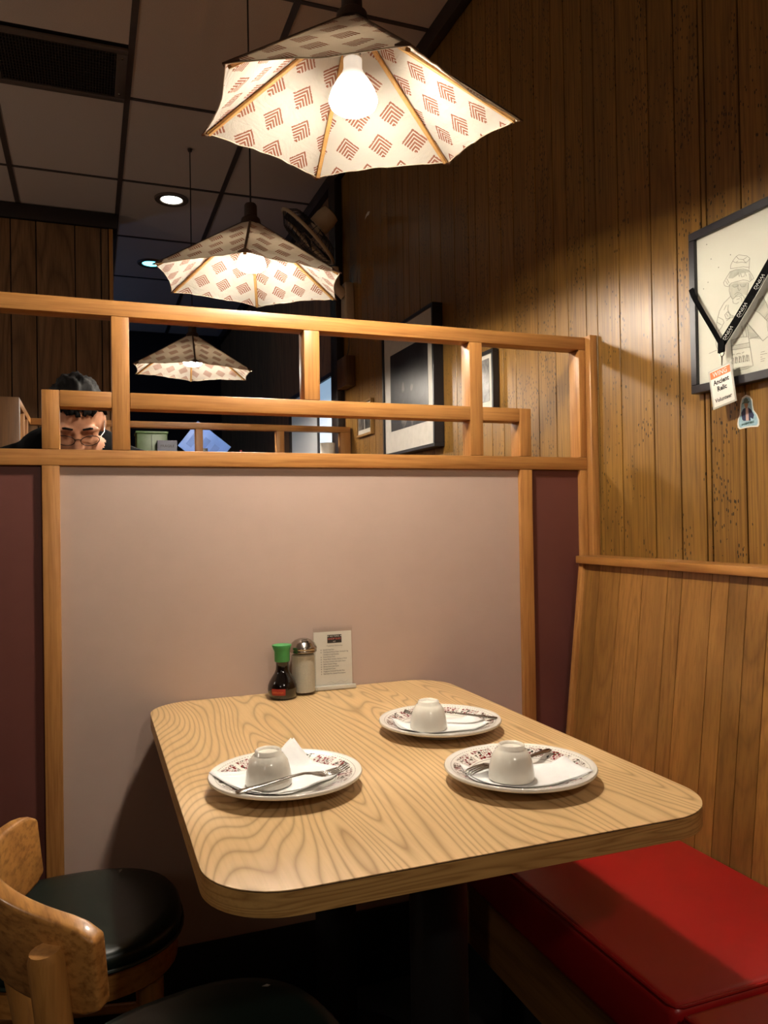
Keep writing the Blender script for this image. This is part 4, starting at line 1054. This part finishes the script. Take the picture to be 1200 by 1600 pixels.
for k in range(3):
    MB().prism([(-.10+.07*k,-.06),(-.06+.07*k,-.06),(-.06+.07*k,.05),(-.10+.07*k,.05)], cc + Vector((0,-.0015,0)), pa, pb, (0,.001,0)).build('printed_block', plain('board_print', '4d6dae', .6), TPm)
MB().box(.665, .695, 4.95, 4.975, 1.4508, 1.62).box(.675, .70, 4.945, 4.95, 1.56, 1.60).build('stand', BLACK, TPm, .003)
rd = MB().lathe([(.0001,0),(.016,0),(.017,.10),(.008,.13),(.008,.16),(.0001,.16)], (.90, 4.95, 1.4505), 16).build('bottle', plain('red_bottle', '8c2420', .4), None, smooth=True, origin=(.90, 4.95, 1.4505)); tag(rd, 'small red bottle on the service counter', 'bottle')
wc = MB().lathe([(.0001,0),(.036,0),(.040,.115),(.037,.115),(.034,.006),(.0001,.006)], (1.155, 4.03, 1.4555), 24).build('paper_cup', plain('cup_white', 'd5cfc2', .5), None, smooth=True, origin=(1.155, 4.03, 1.4555)); tag(wc, 'white paper cup on the second partition ledge', 'cup')
wc.location = (1.195, 4.022, 1.4555)

# ------------------------------------------------------------------ person behind the partition
def person():
    PX = -.045
    th = math.radians(40)
    hcx = Vector((-.033, 2.45, 1.463)); hf = Vector((.05, -math.cos(th), -math.sin(th))).normalized(); hs = Vector((1, .03, 0)); hs = (hs - hf*hs.dot(hf)).normalized(); hu = hs.cross(hf) * -1
    if hu.z < 0: hu = -hu
    bm = bmesh.new()
    def ball(c, r, sc=None, ax=None, sub=3):
        mt = Matrix.Translation(c)
        if sc:
            Rm = Matrix((ax[0], ax[1], ax[2])).transposed().to_4x4() if ax else Matrix.Identity(4)
            mt = mt @ Rm @ Matrix.Diagonal((*sc, 1))
        else: mt = mt @ Matrix.Diagonal((r, r, r, 1))
        bmesh.ops.create_icosphere(bm, subdivisions=sub, radius=1.0, matrix=mt)
    def limb(p, q, r0, r1, n=10):
        for i in range(n+1):
            t = i/n; ball(Vector(p)*(1-t) + Vector(q)*t, r0*(1-t) + r1*t, sub=2)
    A3 = (hs, hf, hu)
    H = lambda s, f, u: hcx + hs*s + hf*f + hu*u
    ball(hcx + hu*.015 - hf*.01, 0, (.074, .096, .105), A3)          # cranium
    ball(H(0, .03, -.045), 0, (.060, .062, .075), A3)              # face
    ball(H(0, .052, -.095), 0, (.036, .032, .028), A3)             # chin
    for s in (-1, 1):
        ball(H(.038*s, .052, -.035), 0, (.024, .022, .022), A3)    # cheek
        ball(H(.032*s, .078, .018), 0, (.030, .012, .010), A3)     # brow
        ball(H(.031*s, .074, -.002), 0, (.014, .010, .008), A3)    # eyelid
        ball(H(.074*s, -.005, -.012), 0, (.010, .019, .032), A3)   # ear
        ball(H(.011*s, .092, -.040), 0, (.009, .010, .008), A3, 2) # nostril
    for i in range(7):
        t = i/6; ball(H(0, .084 + .020*t, .008 - .042*t), 0, (.008+.005*t, .010+.003*t, .010), A3, 2)
    ball(H(0, .088, -.066), 0, (.022, .008, .006), A3); ball(H(0, .085, -.077), 0, (.019, .008, .006), A3)
    nb = Vector((PX, 2.60, 1.405)); hip = Vector((PX, 2.98, .95))
    limb(H(0, -.02, -.07), nb, .056, .062, 8)
    for i in range(15):
        t = i/14; c_ = nb*(1-t) + hip*t
        ball(c_ + Vector((0, .02, -.03)), 0, (.165 + .03*math.sin(t*PI) - .025*t, .105, .095), (Vector((1,0,0)), Vector((0,.8,-.6)), Vector((0,.6,.8))))
    for s in (-1, 1):
        sh = Vector((PX + .185*s, 2.635, 1.335)); el = Vector((PX + .265*s, 2.52, 1.07)); wr_ = Vector((PX + .16*s, 2.33, .90))
        limb(nb + Vector((.06*s, .02, -.02)), sh, .058, .066, 7); limb(sh, el, .060, .046); limb(el, wr_, .044, .030)
        pm = wr_ + Vector((-.02*s, -.06, -.015)); limb(wr_, pm, .030, .034, 4)
        for k in range(4):
            b0 = pm + Vector(((-.027+.018*k), -.015, 0)); b1 = b0 + Vector((0, -.042 - .006*(k in (1,2)), -.008)); b2 = b1 + Vector((0, -.028, -.018))
            limb(b0, b1, .0095, .0085, 4); limb(b1, b2, .0085, .0070, 4)
        t0 = pm + Vector((-.028*s, .02, 0)); t1 = t0 + Vector((-.028*s, -.03, -.008)); limb(pm, t0, .018, .013, 3); limb(t0, t1, .0115, .009, 4)
        kn_ = Vector((PX + .10*s, 2.98, .50)); an = Vector((PX + .11*s, 3.04, .09))
        limb(hip + Vector((.085*s, 0, -.03)), kn_, .090, .060, 12); limb(kn_, an, .058, .040, 12)
        limb(an + Vector((0, .02, -.045)), an + Vector((0, -.15, -.05)), .042, .036, 6)
    me = bpy.data.meshes.new('person'); bm.to_mesh(me); bm.free()
    tmp = bpy.data.objects.new('tmp', me); COL.objects.link(tmp)
    rm = tmp.modifiers.new('r', 'REMESH'); rm.mode = 'VOXEL'; rm.voxel_size = .006
    sm = tmp.modifiers.new('s', 'SMOOTH'); sm.iterations = 2; sm.factor = .5
    dg = bpy.context.evaluated_depsgraph_get(); dg.update()
    body = bpy.data.meshes.new_from_object(tmp.evaluated_get(dg)); bpy.data.objects.remove(tmp); body.name = 'person'
    body.materials.clear()
    g = NT('skin'); n_ = g.noise(g.coords(), 40, 3); SKIN = g.fin(g.ramp(n_, [(.3, lin('a8765a')), (.7, lin('bb8a6c'))]), .45, 0, .4)
    for mm in (SKIN, plain('black_shirt', '060607', .9, spec=.1), plain('black_trousers', '111114', .8)): body.materials.append(mm)
    zmin = min(v.co.z for v in body.vertices)
    for p in body.polygons:
        c_ = p.center; hl = c_ - hcx; u_ = hl.dot(hu); f_ = hl.dot(hf)
        if c_.z < .98 and c_.y > 2.75: p.material_index = 2
        elif (hl.length < .135 and c_.y < 2.545) or (c_.y < 2.37 and c_.z < 1.0): p.material_index = 0
        else: p.material_index = 1
    body.shade_smooth()
    o = link('person', body, None, None, (0,0,-zmin+.001 if zmin < 0 else 0))
    org = tuple(o.location); ORG[o.name] = org
    tag(o, 'person in black shirt and glasses bowing behind the left of the partition', 'person')
    off = Vector(org)
    # hair: short black hair swept forward, pole of the cap turned to the back of the head
    m = MB(); NU, NV = 64, 40; rnd = random.Random(3); vs = []; ok = []
    for i in range(NV+1):
        for j in range(NU):
            ph_ = PI*i/NV; la = 2*PI*j/NU
            dx, dz, dy = math.sin(ph_)*math.cos(la), math.sin(ph_)*math.sin(la), -math.cos(ph_)   # dy: forward
            clump = .035*math.sin(11*la + 3*math.sin(4*ph_)) + .025*math.sin(23*la+5*ph_) + rnd.uniform(-.012, .018)
            k = 1.0 + clump + .05*max(0, dz)*max(0, dy)
            vs.append(hcx + off + hu*.016 - hf*.012 + hs*dx*.082*k + hf*dy*.104*k + hu*dz*.117*k)
            line = .43 + .06*math.sin(dx*21) + .04*math.sin(dx*47+1)      # fringe along the forehead
            if dy > .30: keep = dz > line - .10*abs(dx)
            elif dy > -.12: keep = dz > -.12 + 1.2*max(0, dy)
            else: keep = dz > -.62
            ok.append(keep)
    fs = []
    for i in range(NV):
        for j in range(NU):
            q = (i*NU+j, i*NU+(j+1) % NU, (i+1)*NU+(j+1) % NU, (i+1)*NU+j)
            if all(ok[x] for x in q): fs.append(q)
    m.add(vs, fs)
    g = NT('black_hair'); n_ = g.noise(g.coords('Object', (120, 120, 30)), 1, 3); HM = g.fin(g.ramp(n_, [(.3, lin('040303')), (.7, lin('0d0a09'))]), .7, 0, .15); 
    ho = m.build('hair', HM, o, smooth=True, ang=180)
    sd = ho.modifiers.new('t', 'SOLIDIFY'); sd.thickness = .012; sd.offset = -1
    # eyebrows
    for s in (-1, 1):
        MB().tube([off + H(.013*s, .0915, .024), off + H(.033*s, .0890, .027), off + H(.054*s, .071, .014)], [.0028, .0036, .0018], 6).build('eyebrow', HM, o, smooth=True)
    # glasses
    GM = plain('dark_frame_metal', '1a1718', .3, .6)
    gl = MB().tube([off + H(-.008, .101, -.004), off + H(0, .103, -.001), off + H(.008, .101, -.004)], .0012, 6).build('glasses', GM, o, smooth=True)
    for s in (-1, 1):
        rim = []
        for k in range(20):
            a = 2*PI*k/20; rim.append(off + H(s*(.033 + .0255*math.cos(a)), .099 - .010*abs((.033+.0255*math.cos(a))/.058)**2, -.010 + .0165*math.sin(a)))
        MB().tube(rim, .0011, 6, closed=True).build('rim', GM, gl, smooth=True)
        MB().tube([off + H(.059*s, .088, -.004), off + H(.073*s, .06, -.002), off + H(.078*s, -.005, .004), off + H(.078*s, -.02, -.008)], .0015, 6).build('temple', plain('pale_metal', 'b9b4ad', .25, .9), gl, smooth=True)
    return o
person()
